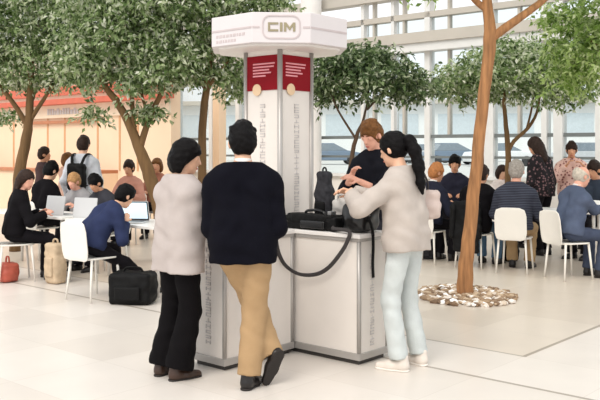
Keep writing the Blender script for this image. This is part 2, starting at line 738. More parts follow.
def hand_prims(w, d, pn, side, s, curl):
    """palm, four unequal bent fingers and a thumb; d along the hand, pn the palm's normal"""
    d = unit(d)
    pn = unit(A3(pn) - d * np.dot(pn, d))
    t = np.cross(d, pn) * side * -1.0          # towards the thumb
    out = []
    w = A3(w)
    kn = []
    for i, o in enumerate((0.027, 0.009, -0.009, -0.026)):
        L = (0.088, 0.094, 0.090, 0.082)[i]
        k = w + d * L * s + t * o * s
        kn.append(k)
        out.append(cap(w + d * 0.012 * s + t * o * 0.6 * s, k, 0.0145 * s, 0.0115 * s))
    for i, k in enumerate(kn):
        l1, l2 = ((0.036, 0.032), (0.041, 0.036), (0.038, 0.033), (0.029, 0.027))[i]
        c1, c2 = curl * 0.9 + 0.06 * i, curl * 1.9 + 0.08 * i
        d1 = d * math.cos(c1) + pn * math.sin(c1)
        d2 = d * math.cos(c2) + pn * math.sin(c2)
        m = k + d1 * l1 * s
        out.append(cap(k, m, 0.0088 * s, 0.008 * s))
        out.append(cap(m, m + d2 * l2 * s, 0.0078 * s, 0.0065 * s))
    b = w + d * 0.025 * s + t * 0.022 * s
    m = b + (d * 0.6 + t * 0.75 + pn * 0.25) * 0.045 * s
    out += [cap(b, m, 0.0125 * s, 0.010 * s), cap(m, m + (d * 0.85 + t * 0.25 + pn * 0.35) * 0.036 * s, 0.0095 * s, 0.0075 * s)]
    return out


def person(label, loc, az, H, top, bottom, hair, skin='skin', lean=0.0, lean2=None, seated=False, lh=None, rh=None,
           lf=None, rf=None, lfoot=None, rfoot=None, head=(0, 0), build=1.0, female=False, shoes='shoe_black', sole='sole', near=False,
           infl=0.016, hem=0.10, flare=0.0, cuff=0.072, sleeve=0.97, collar=None, curl=0.5, hip=(0, 0), seat_h=0.45, seed=0.0,
           lknee=None, rknee=None, group=None, world_hands=True, twist=0.0, belt=None, lelbow=None, relbow=None, legw=.007):
    s = H / 1.75
    b = build * (0.9 if female else 1.0)
    th = math.radians(-az)
    inv = rz(-th)
    loc = A3((loc[0], loc[1], loc[2] if len(loc) > 2 else 0))
    root = thing('person', label, 'person', loc, th, group)
    W = lambda p: inv @ (A3(p) - loc)
    h = 0.0105 if near else 0.017
    lean2 = lean if lean2 is None else lean2
    l1, l2 = math.radians(lean), math.radians(lean2)
    pz = (seat_h + 0.118) if seated else 0.945 * s
    pel = A3((hip[0], hip[1], pz))
    U1 = A3((0, math.sin(l1), math.cos(l1)))
    U2 = A3((0, math.sin(l2), math.cos(l2)))
    R = A3((1, 0, 0))
    Rs = rz(math.radians(-twist)) @ R
    F1 = np.cross(U1, R)
    F2 = np.cross(U2, Rs)
    waist = pel + U1 * (0.18 if seated else 0.166) * s
    nb = waist + U2 * (0.36 if seated else 0.354) * s
    # head
    Rh = rz(math.radians(-head[1])) @ rx(math.radians(-head[0]))
    piv = nb + U2 * 0.082 * s + F2 * 0.012
    ho = piv - Rh @ (A3((0, -0.02, 0.05)) * s)
    hp = lambda x, y, z: ho + Rh @ (A3((x, y, z)) * s)
    e = lambda c, r: ell(hp(*c), A3(r) * s, Rh)
    head_p = [e((0, -.012, .135), (.073, .094, .098)), e((0, .028, .072), (.057, .066, .080)), cap(hp(0, .072, .016), hp(0, .07, .02), .017 * s),
              cap(hp(0, .086, .12), hp(0, .104, .088), .008 * s, .013 * s),
              cap(hp(-.04, .062, .118), hp(.04, .062, .118), .022 * s)]
    ears = [e((sg * .083, -.010, .106), (.014, .020, .033)) for sg in (-1, 1)]
    neck = [cap(hp(0, -.02, .05), nb - U2 * 0.02, (.050 if not female else .044) * s, .058 * s * b)]

    def torso(i, low=True):
        out = []
        for sg in (-1, 1):
            out += [cap(pel + R * sg * .080 * s * b + U1 * .02, pel + R * sg * .07 * s * b + U1 * .10 * s, (.104 * s + i), (.098 * s + i)),
                    cap(pel + R * sg * .07 * s * b + U1 * .12 * s, waist + Rs * sg * .07 * s * b, .094 * s * (.93 if female else 1) + i, .094 * s * (.93 if female else 1) + i),
                    cap(waist + Rs * sg * .07 * s * b + U2 * .02 * s, waist + Rs * sg * .086 * s * b + U2 * .18 * s, .097 * s + i, .100 * s + i),
                    cap(waist + Rs * sg * .095 * s * b + U2 * .24 * s - F2 * .01, nb + Rs * sg * .025 * s - U2 * .045 * s - F2 * .012, .064 * s + i, .044 * s + i),
                    cap(waist + Rs * sg * .05 * s * b + U2 * .285 * s - F2 * .008, waist + Rs * sg * .148 * s * b + U2 * .228 * s - F2 * .005, .052 * s + i, .052 * s + i),
                    cap(nb + Rs * sg * .040 * s - U2 * .030 * s - F2 * .012, waist + Rs * sg * .140 * s * b + U2 * .235 * s - F2 * .008, .040 * s + i, .048 * s + i)]
            if female:
                out.append(ell(waist + Rs * sg * .072 * s + U2 * .15 * s + F2 * .068 * s, A3((.06, .055, .06)) * s + i))
        return out

    # limbs
    arms, hands, chunks = [], [], []
    for sg, tgt, eh in ((-1, lh, lelbow), (1, rh, relbow)):
        sh = waist + Rs * sg * .170 * s * b + U2 * .226 * s
        if tgt is None:
            t = (sh + A3((sg * .06, .06 + math.sin(l2) * .1, -.50 * s))) if not seated else pel + A3((sg * .15, .34, .225))
        else:
            t = W(tgt)
        el, wr = ik(sh, t, .285 * s, .25 * s, eh if eh is not None else (sg * .5, -.6, -.5))
        arms.append((sh, el, wr))
        d = unit(wr - el)
        pn = (-sg * .8, .1, -.5)
        hands.append((hand_prims(wr + d * .01, d, pn, sg, s * (0.93 if female else 1.0), curl), wr, el))

    def arm_p(i, frac=1.0, r0=.052, r1=.044, r2=.032):
        out = []
        for sh, el, wr in arms:
            out.append(cap(sh, el, r0 * s + i, r1 * s + i))
            out.append(cap(el, el + (wr - el) * frac, r1 * s + i, r2 * s + i, True))
        return out

    legs, feet = [], []
    for sg, tgt, fm, kh in ((-1, lf, lfoot, lknee), (1, rf, rfoot, rknee)):
        hj = pel + R * sg * .088 * s * b - U1 * .015
        if tgt is None:
            a = pel * A3((1, 1, 0)) + (A3((sg * .11, .40, .085 * s)) if seated else A3((sg * .10, 0, .085 * s)))
        else:
            a = W(tgt)
        kn, an = ik(hj, a, .435 * s, .425 * s, kh if kh is not None else ((sg * .12, 1, .9) if seated else (sg * .1, 1, 0)))
        legs.append((hj, kn, an))
        if fm is None:
            f = unit((sg * .22, 1, 0))
            up = A3((0, 0, 1))
        else:
            f = unit(inv @ A3(fm[0]))
            up = unit(inv @ A3(fm[1]))
            up = unit(up - f * np.dot(f, up))
        feet.append((an, f, up))

    def leg_p(i, re=None, frac=1.0):
        out = []
        for hj, kn, an in legs:
            r2 = .036 * s + i if re is None else re * s
            out.append(cap(hj, kn, .084 * s + i, .058 * s + i if re is None else max(.060 * s + i, .062 * s)))
            out.append(cap(kn, an + (kn - an) * (1 - frac), .056 * s + i if re is None else max(.060 * s + i, .062 * s), r2, True))
        return out

    # the body: one continuous figure, clothes lie over it
    i = -0.010
    allp = torso(i) + arm_p(i * .6) + leg_p(i) + neck + head_p + ears
    f = Field([allp], h)
    Fb = f.union(torso(i) + leg_p(i), .05)
    Fb = f.union(arm_p(i * .6), .03, Fb)
    Fb = f.union(neck, .03, Fb)
    Fb = f.union(head_p, .018, Fb)
    Fb = f.union(ears, .008, Fb)
    V, Fc = f.mesh(Fb)
    chunks.append((V, Fc, 0))
    for hpz, wr, el in hands:
        hp_ = hpz + [cap(wr - unit(wr - el) * .03, wr + unit(wr - el) * .02, .027 * s, .022 * s)]
        fh = Field([hp_], .0048 if near else .008, .02)
        V, Fc = fh.mesh(fh.union(hp_, .006))
        chunks.append((V, Fc, 0))
    for prims, mi in (([e((sg * .030, .074, .120), (.0145, .011, .0105)) for sg in (-1, 1)], 1),
                      ([e((sg * .030, .0825, .120), (.0065, .005, .0068)) for sg in (-1, 1)], 2),
                      ([e((0, .091, .046), (.023, .008, .0085))], 3),
                      ([cap(hp(sg * .016, .084, .142), hp(sg * .045, .074, .143), .0048 * s) for sg in (-1, 1)], 4)):
        fh = Field([prims], .004 if near else .006, .02)
        V, Fc = fh.mesh(fh.union(prims, .004))
        chunks.append((V, Fc, mi))
    hs, hc = hair
    np_mesh('body', chunks, [M[skin], M['eye'], M['iris'], M['lips'], M[hc]], root)

    # hair
    hh = 0.0085 if near else 0.013
    cran = [e((0, -.014, .140), (.097, .114, .114))]
    if hs in ('short', 'crop'):
        cran.append(e((0, -.058, .100), (.080, .066, .085)))
        rh_ = random.Random(int(seed * 10) + 5)
        for _ in range(16):
            a_, q_ = rh_.uniform(0, 2 * PI), rh_.uniform(.1, 1)
            cran.append(e((.072 * q_ * math.cos(a_), -.012 + .088 * q_ * math.sin(a_), .141 + .104 * math.sqrt(1 - .8 * q_ * q_)), (.024, .024, .015)))
    f = Field([cran + [e((0, -.05, .0), (.11, .11, .22))] + [cap(hp(0, -.12, .2), hp(0, -.20, -.3), .05)]], hh)
    Fh = f.union(cran, .03)
    nf = Rh @ A3((0, .80, -.60))
    pf = ho + Rh @ (A3((0, .092, .168)) * s)
    Fh = f.folds(Fh, .0034, 3.2, seed)
    Fh = f.cut(Fh, nf, pf)
    if hs == 'bald':
        Fh = f.cut(Fh, Rh @ A3((0, .45, .9)), ho + Rh @ (A3((0, -.05, .175)) * s))
    if hs in ('short', 'crop', 'bald'):
        Fh = np.maximum(Fh, -f.union([e((sg * .092, .004, .098), (.030, .042, .042)) for sg in (-1, 1)], .01))
        Fh = f.cut(Fh, Rh @ A3((0, -.25, -1)), ho + Rh @ (A3((0, -.09, .030)) * s))
    if hs in ('bob', 'long'):
        low = .035 if hs == 'bob' else -.02
        side = [e((sg * .062, -.03, .085), (.040, .074, .10)) for sg in (-1, 1)] + [e((0, -.064, .085), (.092, .072, .11))]
        if hs == 'long':
            side += [e((0, -.085, -.03), (.088, .05, .15)), cap(hp(-.07, -.03, .06), hp(-.085, -.02, -.11), .03 * s), cap(hp(.07, -.03, .06), hp(.085, -.02, -.11), .03 * s)]
        Fs = f.folds(f.union(side, .03), .003, 3.2, seed)
        Fs = f.cut(Fs, Rh @ A3((0, 1, -.25)), ho + Rh @ (A3((0, .012, .10)) * s))
        Fh = np.minimum(Fh, Fs)
    if hs == 'bob':
        fringe = f.union([e((sg * .035, .055, .165), (.045, .04, .034)) for sg in (-1, 1)], .02)
        Fh = np.minimum(Fh, f.folds(fringe, .002, 3.2, seed))
    V, Fc = f.mesh(Fh)
    ho_ = np_mesh('hair', [(V, Fc, 0)], [M[hc]], root)
    if hs == 'ponytail':
        pts = [(0, -.095, .15), (0.01, -.140, .14), (.0, -.165, .06), (0, -.165, -.06), (0, -.150, -.18), (0, -.140, -.26)]
        rr = [.030, .042, .044, .040, .030, .012]
        pr = [cap(hp(*pts[j]), hp(*pts[j + 1]), rr[j] * s, rr[j + 1] * s) for j in range(5)]
        soft('ponytail', pr, hh, M[hc], ho_, .03, folds=.003, fr=3.0)
        pr = [cap(hp(-.008, -.106, .147), hp(.008, -.106, .147), .028 * s)]
        sd = [e((sg * .058, -.01, .115), (.030, .045, .055)) for sg in (-1, 1)]
        soft('side_hair', sd, hh, M[hc], ho_, .02)

    # upper garment
    tm, tname = top
    skirt = []
    if hem > 0:
        for sg in (-1, 1):
            hd = -U1 * (hem + .02)
            skirt.append(cap(pel + R * sg * .075 * s * b, pel + R * sg * (.082 + flare) * s * b + hd, .106 * s + infl, .102 * s + infl + flare * .6))
    tp = torso(infl)
    ap = arm_p(infl * .9, sleeve, .056, .050, .040)
    nk = [cap(nb - U2 * .05 * s, nb + U2 * .012 * s, .064 * s * b + infl * .5, .056 * s + infl * .4, True)]
    f = Field([tp, ap, skirt, nk], h)
    Ft = f.union(tp + skirt, .06)
    Ft = f.union(nk, .03, Ft)
    Ft = f.cut(Ft, -U1, pel - U1 * hem) if hem != 0 else f.cut(Ft, -U1, pel)
    Fa = f.union(ap, .03)
    kk = .014 if near else .022
    hh_ = np.maximum(kk - np.abs(Ft - Fa), 0) / kk
    Ft = np.minimum(Ft, Fa) - hh_ * hh_ * kk * .25
    Ft = f.folds(Ft, .0052 if near else .0045, 1.0, seed)
    Ft = f.cut(Ft, U2, nb + U2 * .014 * s + F2 * .0) if True else Ft
    # keep raised arms: the collar cut only acts around the neck
    V, Fc = f.mesh(Ft)
    to = np_mesh(tname, [(V, Fc, 0)], [tm], root)
    if collar:
        soft('shirt_collar', [cap(nb - U2 * .02, nb + U2 * .040 * s, .062 * s, .057 * s, True)], h * .8, collar, to, .01)
    # trousers
    bm_, bname = bottom
    tr = []
    for sg in (-1, 1):
        tr += [cap(pel + R * sg * .080 * s * b + U1 * .02, pel + R * sg * .072 * s * b + U1 * .09 * s, .108 * s, .101 * s)]
    lp = leg_p(legw, cuff, 1.0)
    f = Field([tr, lp], h)
    F0 = f.union(tr, .04)
    for q in (0, 1):
        F1_ = f.union(lp[2 * q:2 * q + 2], .03)
        hh_ = np.maximum(.035 - np.abs(F0 - F1_), 0) / .035
        F0 = np.minimum(F0, F1_) - hh_ * hh_ * .035 * .25
    F0 = f.folds(F0, .004, 1.1, seed + 2)
    F0 = f.cut(F0, U1, pel + U1 * .12 * s)
    V, Fc = f.mesh(F0)
    bo = np_mesh(bname, [(V, Fc, 0)], [bm_], root)
    if belt:
        soft('belt', [cap(pel + R * sg * .074 * s * b + U1 * .085 * s, pel + R * sg * .074 * s * b + U1 * .115 * s, .1035 * s, .103 * s, True) for sg in (-1, 1)], h, belt, bo, .05,
             cuts=[(-U1, pel + U1 * .085 * s)])
    # shoes
    sh_h = .008 if near else .013
    for an, ff, up in feet:
        rr_ = np.cross(ff, up)
        q = lambda x, y, z: an + (rr_ * x + ff * y + up * z) * s
        pr = [cap(q(0, -.04, -.045), q(0, .06, -.052), .038 * s, .038 * s), cap(q(0, .06, -.055), q(0, .150, -.062), .041 * s, .030 * s),
              cap(q(0, -.03, .012), q(0, -.02, -.04), .040 * s, .040 * s)]
        so = soft('shoe', pr, sh_h, M[shoes], root, .03, cuts=[(-up, q(0, 0, -.072))])
        pr = [cap(q(0, -.04, -.078), q(0, .06, -.078), .040 * s, .041 * s), cap(q(0, .06, -.078), q(0, .150, -.078), .043 * s, .033 * s)]
        soft('sole', pr, sh_h * .8, M[sole], so, .02, cuts=[(-up, q(0, 0, -.085)), (up, q(0, 0, -.068))])
    return root



# ------------------------------------------------------------------ the hall
V_FACADE, V_SHOP = 15.0, 11.0


def struct(name, mb, material, rz_=TH, **kw):
    o = mb.build(name, material, **kw)
    o.rotation_euler = (0, 0, rz_)
    return tag(o, kind='structure')


M['floor'] = floor_material()
struct('floor', MB().box((-34, -14, -0.12), (22, V_FACADE + 0.2, 0.0)), M['floor'])
struct('ground', MB().box((-70, V_FACADE + 0.6, 0.30), (60, 110, 0.50)), M['asphalt'])

# glass front: dado, mullions, rails, panes, deep beams above
F0, F1 = -30.0, 6.0
struct('wall_front', MB().box((F0, V_FACADE - .08, 0), (F1, V_FACADE + .12, 0.95)), M['sill'])
struct('trim_1', MB().box((F0, V_FACADE - .16, 0.95), (F1, V_FACADE + .16, 1.02)), M['facade'])
struct('trim_2', MB().box((F0, V_FACADE - .05, 1.375), (F1, V_FACADE + .05, 1.425)), M['rail'])
struct('trim_3', MB().box((F0, V_FACADE - .06, 1.80), (F1, V_FACADE + .06, 1.87)), M['rail'])
struct('trim_4', MB().box((F0, V_FACADE - .25, 3.62), (F1, V_FACADE + .10, 3.80)), M['facade'])
struct('trim_5', MB().box((F0, V_FACADE - .30, 3.80), (F1, V_FACADE + .10, 4.02)), M['facade_grey'])
struct('trim_6', MB().box((F0, V_FACADE - .10, 4.34), (F1, V_FACADE + .10, 4.46)), M['facade_grey'])
struct('trim_7', MB().box((F0, V_FACADE - .20, 4.80), (F1, V_FACADE + .10, 5.02)), M['facade_grey'])
cols = [(395, .08), (429.5, .13), (491, .20), (546, .11), (560, .18), (600, .10), (178, .16), (213, .12), (240, .14), (365, .08), (150, .14)]
us = sorted((u_of(px, V_FACADE), w) for px, w in cols)
for i, (u, w) in enumerate(us):
    struct('trim_%d' % (8 + i), MB().box((u - w / 2, V_FACADE - .10, 0.95), (u + w / 2, V_FACADE + .10, 5.0)), M['facade'])
uc = u_of(325, V_FACADE)
struct('column_front', MB().tube([UVl for UVl in (Vector((uc, V_FACADE - .5, 0)), Vector((uc, V_FACADE - .5, 6.0)))], .24, 24), M['white'], smooth=False)
edges = [F0] + [u for u, w in us] + [F1]
for i in range(len(edges) - 1):
    for j, (z0, z1) in enumerate(((1.02, 1.375), (1.425, 1.80), (1.87, 3.62), (4.02, 4.34))):
        struct('window_%d' % (1 + i * 4 + j), MB().box((edges[i] + .06, V_FACADE - .008, z0), (edges[i + 1] - .06, V_FACADE + .008, z1)), M['glass'])
for i, px in enumerate((375, 405, 450, 520)):
    u = u_of(px, V_FACADE)
    struct('trim_%d' % (30 + i), MB().box((u - .025, V_FACADE - .06, 1.87), (u + .025, V_FACADE + .06, 5.0)), M['facade_grey'])

# peach timber shop front on the left
s0, s1 = u_of(-40, V_SHOP), u_of(171, V_SHOP)
struct('wall_left', MB().box((s0, V_SHOP, 0), (s1, V_SHOP + .25, 4.2)), M['peach'])
struct('trim_40', MB().box((s0, V_SHOP - .30, 2.60), (s1 + .1, V_SHOP, 2.72)), M['awning_red'])
struct('trim_41', MB().box((s0, V_SHOP - .22, 2.72), (s1 + .1, V_SHOP, 2.80)), M['awning_cream'])
struct('trim_42', MB().box((s0, V_SHOP - .30, 2.80), (s1 + .1, V_SHOP, 3.00)), M['awning_red'])
struct('trim_43', MB().box((s0, V_SHOP - .20, 3.00), (s1 + .1, V_SHOP, 4.2)), M['awning_cream'])
struct('trim_44', MB().box((s0, V_SHOP - .06, 2.30), (s1, V_SHOP, 2.60)), M['awning_cream'])
struct('trim_45', MB().box((u_of(33, V_SHOP), V_SHOP - .08, 2.17), (u_of(98, V_SHOP), V_SHOP, 2.24)), M['wood'])
struct('trim_46', MB().box((s0, V_SHOP - .45, 1.04), (u_of(118, V_SHOP), V_SHOP, 1.11)), M['wood'])
struct('trim_47', MB().box((s0, V_SHOP - .40, 0), (u_of(118, V_SHOP), V_SHOP, 1.04)), M['peach'])
for i, px in enumerate((14, 48, 65, 98, 120, 138)):
    u = u_of(px, V_SHOP)
    struct('trim_%d' % (50 + i), MB().box((u - .02, V_SHOP - .02, 1.1), (u + .02, V_SHOP, 2.3)), M['peach_line'])
uu0, uu1 = u_of(50, V_SHOP), u_of(80, V_SHOP)
sg_ = MB()
rr = random.Random(3)
x = uu0
while x < uu1:
    w = rr.uniform(.05, .11)
    sg_.box((x, V_SHOP - .075, 2.38), (x + w, V_SHOP - .06, 2.38 + rr.choice((.1, .14, .14))))
    x += w + .035
o = sg_.build('shop_sign', M['grey_ink'])
o.rotation_euler = (0, 0, TH)
tag(o, 'grey lettering on the cream fascia of the peach shop front', 'sign')
up_ = u_of(219, 13.2)
struct('column_left', MB().box((up_ - .11, 13.1, 0), (up_ + .11, 13.32, 3.1)), M['peach'])

# low pale building and parked cars beyond the glass
bd = thing('office_building', 'pale low building far beyond the glass front', 'building', (4, 78, .5), math.radians(-8))
MB().box((-40, 0, 0), (46, 10, 5.2)).build('wall', M['building'], bd)
MB().box((-41, -1, 5.2), (47, 11, 5.6)).build('roof', M['facade_grey'], bd)
for i in range(16):
    w = MB().box((-38 + i * 5.2, -.06, 2.2), (-34.6 + i * 5.2, .05, 4.3)).build('window', M['building_win'], bd)


def car(label, loc, rz_, paint):
    r = thing('car', label, 'car', loc, rz_, 'cars parked beyond the glass')
    prof = [(-2.15, .28), (-2.2, .62), (-2.05, .88), (-1.25, .96), (1.15, .98), (2.0, .82), (2.2, .55), (2.15, .28)]
    mb = MB()
    n = len(prof)
    vs = [(x, y * (.96 if z > .9 else 1), z) for y in (-.86, .86) for x, z in prof]
    fs = [tuple(range(n)), tuple(range(n, 2 * n))[::-1]] + [(i, n + i, n + (i + 1) % n, (i + 1) % n) for i in range(n)]
    mb.add(vs, fs)
    mb.build('body', M[paint], r, bevel=.06)
    prof = [(-1.5, .94), (-1.05, 1.42), (.2, 1.46), (1.15, .96)]
    n = 4
    vs = [(x, y * (.84 if z > 1.2 else .98), z) for y in (-.84, .84) for x, z in prof]
    fs = [tuple(range(n)), tuple(range(n, 2 * n))[::-1]] + [(i, n + i, n + (i + 1) % n, (i + 1) % n) for i in range(n)]
    MB().add(vs, fs).build('cabin_glass', M['car_glass'], r, bevel=.04)
    MB().box((-1.02, -.70, 1.42), (.22, .70, 1.475)).build('roof', M[paint], r, bevel=.02)
    for sx in (-1.35, 1.38):
        for sy in (-.80, .80):
            w = MB().tube([(sx, sy - .1, .32), (sx, sy + .1, .32)], .32, 20).build('wheel', M['rubber'], r)
    return r


for px, Y, col_, rz_, lab in ((330, 58, 'car_blue', .10, 'slate blue car beyond the glass, just right of the kiosk tower'),
                              (398, 60, 'car_silver', .1, 'silver car beyond the glass, behind the two people at the counter'),
                              (452, 57, 'car_blue', .15, 'slate blue car beyond the glass, left of the big tree trunk'),
                              (500, 52, 'car_white', .1, 'white car beyond the glass, right of the big tree trunk'),
                              (590, 50, 'car_silver', .1, 'silver car beyond the glass at the right edge of the picture'),
                              (425, 64, 'car_white', .1, 'white car beyond the glass, third from the kiosk tower')):
    p = P(px, HY, Y)
    car(lab, (p.x, Y, .5), rz_, col_)


# ------------------------------------------------------------------ the information kiosk
def at_uv(name, label, cat, u, v, z=0.0, group=None, extra=0.0):
    return thing(name, label, cat, UV(u, v, z), TH + extra, group)


def glyph_bars(mb, x0, z0, z1, w, depth, axis, rnd):
    """an illegible column of turned letters: short strokes stacked along z"""
    z = z1
    while z > z0:
        hgt = rnd.uniform(.022, .034)
        k = rnd.choice((0, 1, 2, 3))
        t = .007
        segs = {0: [(0, w, 0, t), (0, w, hgt - t, hgt), (0, t, 0, hgt)], 1: [(0, w, 0, t), (w * .4, w * .55, 0, hgt)],
                2: [(0, w, hgt / 2 - t / 2, hgt / 2 + t / 2), (0, t, 0, hgt), (w - t, w, 0, hgt)], 3: [(0, w, 0, t), (0, w, hgt - t, hgt), (w - t, w, 0, hgt)]}[k]
        for a, b_, c, d in segs:
            if axis == 'x':
                mb.box((x0 + a, -depth, z - hgt + c), (x0 + b_, depth, z - hgt + d))
            else:
                mb.box((-depth, x0 + a, z - hgt + c), (depth, x0 + b_, z - hgt + d))
        z -= hgt + .013


def counter(label, u0, u1, v0, v1, letter_side):
    r = at_uv('kiosk_counter', label, 'counter', (u0 + u1) / 2, (v0 + v1) / 2, 0, 'kiosk counters')
    a, c = (u1 - u0) / 2, (v1 - v0) / 2
    MB().box((-a + .012, -c + .012, .075), (a - .012, c - .012, .905)).build('cabinet', M['panel'], r)
    MB().box((-a + .03, -c + .03, 0), (a - .03, c - .03, .035)).build('plinth', M['plinth'], r)
    MB().box((-a, -c, .035), (a, c, .085)).build('base_rail', M['alu'], r, bevel=.003)
    MB().box((-a, -c, .895), (a, c, .92)).build('top_rail', M['alu'], r, bevel=.003)
    MB().box((-a - .008, -c - .008, .92), (a + .008, c + .008, .95)).build('countertop', M['white'], r, bevel=.004)
    for sx in (-1, 1):
        for sy in (-1, 1):
            cx, cy = sx * (a - .016), sy * (c - .016)
            MB().tube([(cx, cy, .085), (cx, cy, .895)], .016, 10).build('corner_post', M['alu'], r, smooth=True)
    mb = MB()
    rnd = random.Random(len(label))
    if letter_side == 'left':
        glyph_bars(mb, -.03, .16, .86, .05, .003, 'x', rnd)
        o = mb.build('lettering', M['grey_ink'], r)
        o.location = (0, -c + .010, 0)
    else:
        glyph_bars(mb, -.04, .14, .80, .045, .003, 'y', rnd)
        o = mb.build('lettering', M['grey_ink'], r)
        o.location = (a - .010, 0, 0)
    return r


counter('white kiosk counter cabinet carrying the black bag, right of the tower', -4.44, -3.66, 4.80, 5.17, 'right')
counter('white kiosk counter cabinet in front of the woman in the pale blazer', -4.63, -4.28, 4.05, 4.79, 'left')

TW = at_uv('kiosk_tower', 'white square kiosk tower with crimson posters under an eight sided sign', 'kiosk', -4.65, 5.01)
hw = .20
MB().box((-hw + .012, -hw + .012, 0), (hw - .012, hw - .012, 2.357)).build('shaft', M['panel'], TW)
for sx in (-1, 1):
    for sy in (-1, 1):
        MB().tube([(sx * (hw - .012), sy * (hw - .012), 0), (sx * (hw - .012), sy * (hw - .012), 2.355)], .021, 12).build('corner_post', M['alu'], TW, smooth=True)
rnd = random.Random(11)
for face in ('front', 'side'):
    mb = MB()
    pz0, pz1 = (2.04, 2.318)
    if face == 'front':
        po = MB().box((-.175, -hw + .004, pz0), (.175, -hw + .014, pz1)).build('poster', M['red'], TW)
    else:
        po = MB().box((hw - .014, -.17, pz0), (hw - .004, .17, pz1)).build('poster', M['red'], TW)
    for i, (zz, ln, x0) in enumerate(((2.252, .24, -.10), (2.227, .23, -.10), (2.203, .18, -.10), (2.179, .20, -.10), (2.155, .14, -.10))):
        if face == 'front':
            mb.box((x0, -hw + .001, zz - .006), (x0 + ln, -hw + .005, zz + .006))
        else:
            mb.box((hw - .005, x0 - .03, zz - .006), (hw - .001, x0 - .03 + ln, zz + .006))
    mb.build('printed_lines', M['pinkprint'], po)
    disc = [(.047 * math.cos(2 * PI * k / 24), .047 * math.sin(2 * PI * k / 24)) for k in range(24)]
    mb = MB().prism(disc, -.003, .003)
    se = mb.build('seal', M['cream'], po)
    if face == 'front':
        se.rotation_euler = (PI / 2, 0, 0)
        se.location = (-.055, -hw + .001, 2.045)
    else:
        se.rotation_euler = (0, PI / 2, 0)
        se.location = (hw - .001, -.07, 2.045)
    mb = MB()
    glyph_bars(mb, -.028 if face == 'front' else -.02, 1.0 if face == 'side' else 1.05, 1.93, .055, .003, 'x' if face == 'front' else 'y', rnd)
    le = mb.build('lettering', M['grey_ink'], TW)
    le.location = (0, -hw + .010, 0) if face == 'front' else (hw - .010, 0, 0)

AP = .537
oct_ = [(AP / math.cos(PI / 8) * math.cos(PI / 8 + k * PI / 4), AP / math.cos(PI / 8) * math.sin(PI / 8 + k * PI / 4)) for k in range(8)]
cn = MB().prism(oct_, 2.372, 2.604).build('canopy', M['canopy'], TW, bevel=.006)
in_ = [(x * .9, y * .9) for x, y in oct_]
MB().prism(in_, 2.357, 2.372).build('soffit', M['white'], cn)


def face_matrix(k):
    a = k * PI / 4
    n = Vector((math.cos(a), math.sin(a), 0))
    t = Vector((-math.sin(a), math.cos(a), 0))
    m = Matrix.Identity(4)
    m.col[0][:3] = t
    m.col[1][:3] = (0, 0, 1)
    m.col[2][:3] = n
    m.col[3][:3] = n * AP + Vector((0, 0, 2.492))
    return m


fm = face_matrix(-1)
# rounded frame of the logo
o_, i_ = rrect(.29, .18, .06, 6, .0, .0), rrect(.27, .16, .05, 6, .0, .0)
n = len(o_)
vs = [(x, y, -.002) for x, y in o_] + [(x, y, -.002) for x, y in i_] + [(x, y, .006) for x, y in o_] + [(x, y, .006) for x, y in i_]
fs = []
for k in range(n):
    j = (k + 1) % n
    fs += [(2 * n + k, 2 * n + j, 3 * n + j, 3 * n + k), (k, j, 2 * n + j, 2 * n + k), (n + j, n + k, 3 * n + k, 3 * n + j)]
MB().add(vs, fs, fm).build('logo_frame', M['mauve_ink'], cn)
# block letters C I M
mb = MB()
fl = fm @ Matrix.Diagonal((.9, .9, 1, 1))
bx = lambda a, b_, c, d: mb.box((a, c, -.002), (b_, d, .005), fl)
bx(-.112, -.094, -.038, .038)
bx(-.094, -.026, .020, .038)
bx(-.094, -.026, -.038, -.020)
bx(-.012, .010, -.038, .038)
bx(.022, .042, -.038, .038)
bx(.098, .118, -.038, .038)
mb.prism([(.042, .038), (.042, .008), (.070, -.030), (.070, .0)], -.002, .005, fl)
mb.prism([(.070, .0), (.070, -.030), (.098, .008), (.098, .038)], -.002, .005, fl)
mb.build('logo_letters', M['gold_ink'], cn)
mb = MB()
hwid = AP * math.tan(PI / 8)
for sg in (-1, 1):
    a, b_ = sorted((sg * .165, sg * (hwid - .004)))
    MB().box((a, -.008, -.002), (b_, .006, .004), fm).build('stripe', M['mauve_ink'], cn)
for k in (-2, 0):
    MB().box((-hwid + .004, -.008, -.002), (hwid - .004, .006, .004), face_matrix(k)).build('stripe', M['mauve_ink'], cn)
mb = MB()
rnd = random.Random(5)
f2 = face_matrix(-2)
for row, zz in enumerate((-.045, -.085)):
    x = -.17
    while x < (.13 if row == 0 else .04):
        w = rnd.uniform(.012, .03)
        mb.box((x, zz - .010, -.002), (x + w, zz + .010, .003), f2)
        x += w + .012
mb.build('canopy_lettering', M['mauve_ink'], cn)

# ------------------------------------------------------------------ things on the counter
CT = .95
bag = at_uv('camera_bag', 'black flat shoulder bag lying on the right kiosk counter, strap hanging down', 'bag', -4.17, 4.905, CT)
soft('body', [rbox((0, 0, .055), (.240, .060, .028), .024)], .008, M['black'], bag, folds=.002, fr=2)
soft('flap', [rbox((0, -.005, .098), (.215, .062, .010), .012), rbox((0, -.078, .085), (.16, .004, .022), .008)], .007, M['black'], bag, folds=.0015, fr=2)
soft('pocket', [rbox((.05, -.088, .045), (.11, .004, .020), .010)], .006, M['black_gloss'], bag)
MB().tube(smooth_path([(-.10, 0, .112), (-.08, 0, .138), (0, 0, .148), (.08, 0, .138), (.10, 0, .112)]), .011, 10).build('handle', M['black_gloss'], bag, smooth=True)
MB().box((.155, -.04, .118), (.195, .02, .15)).build('buckle', M['buckle'], bag, bevel=.005)
inv_bag = (Matrix.Translation(UV(-4.17, 4.905, CT)) @ Matrix.Rotation(TH, 4, 'Z')).inverted()
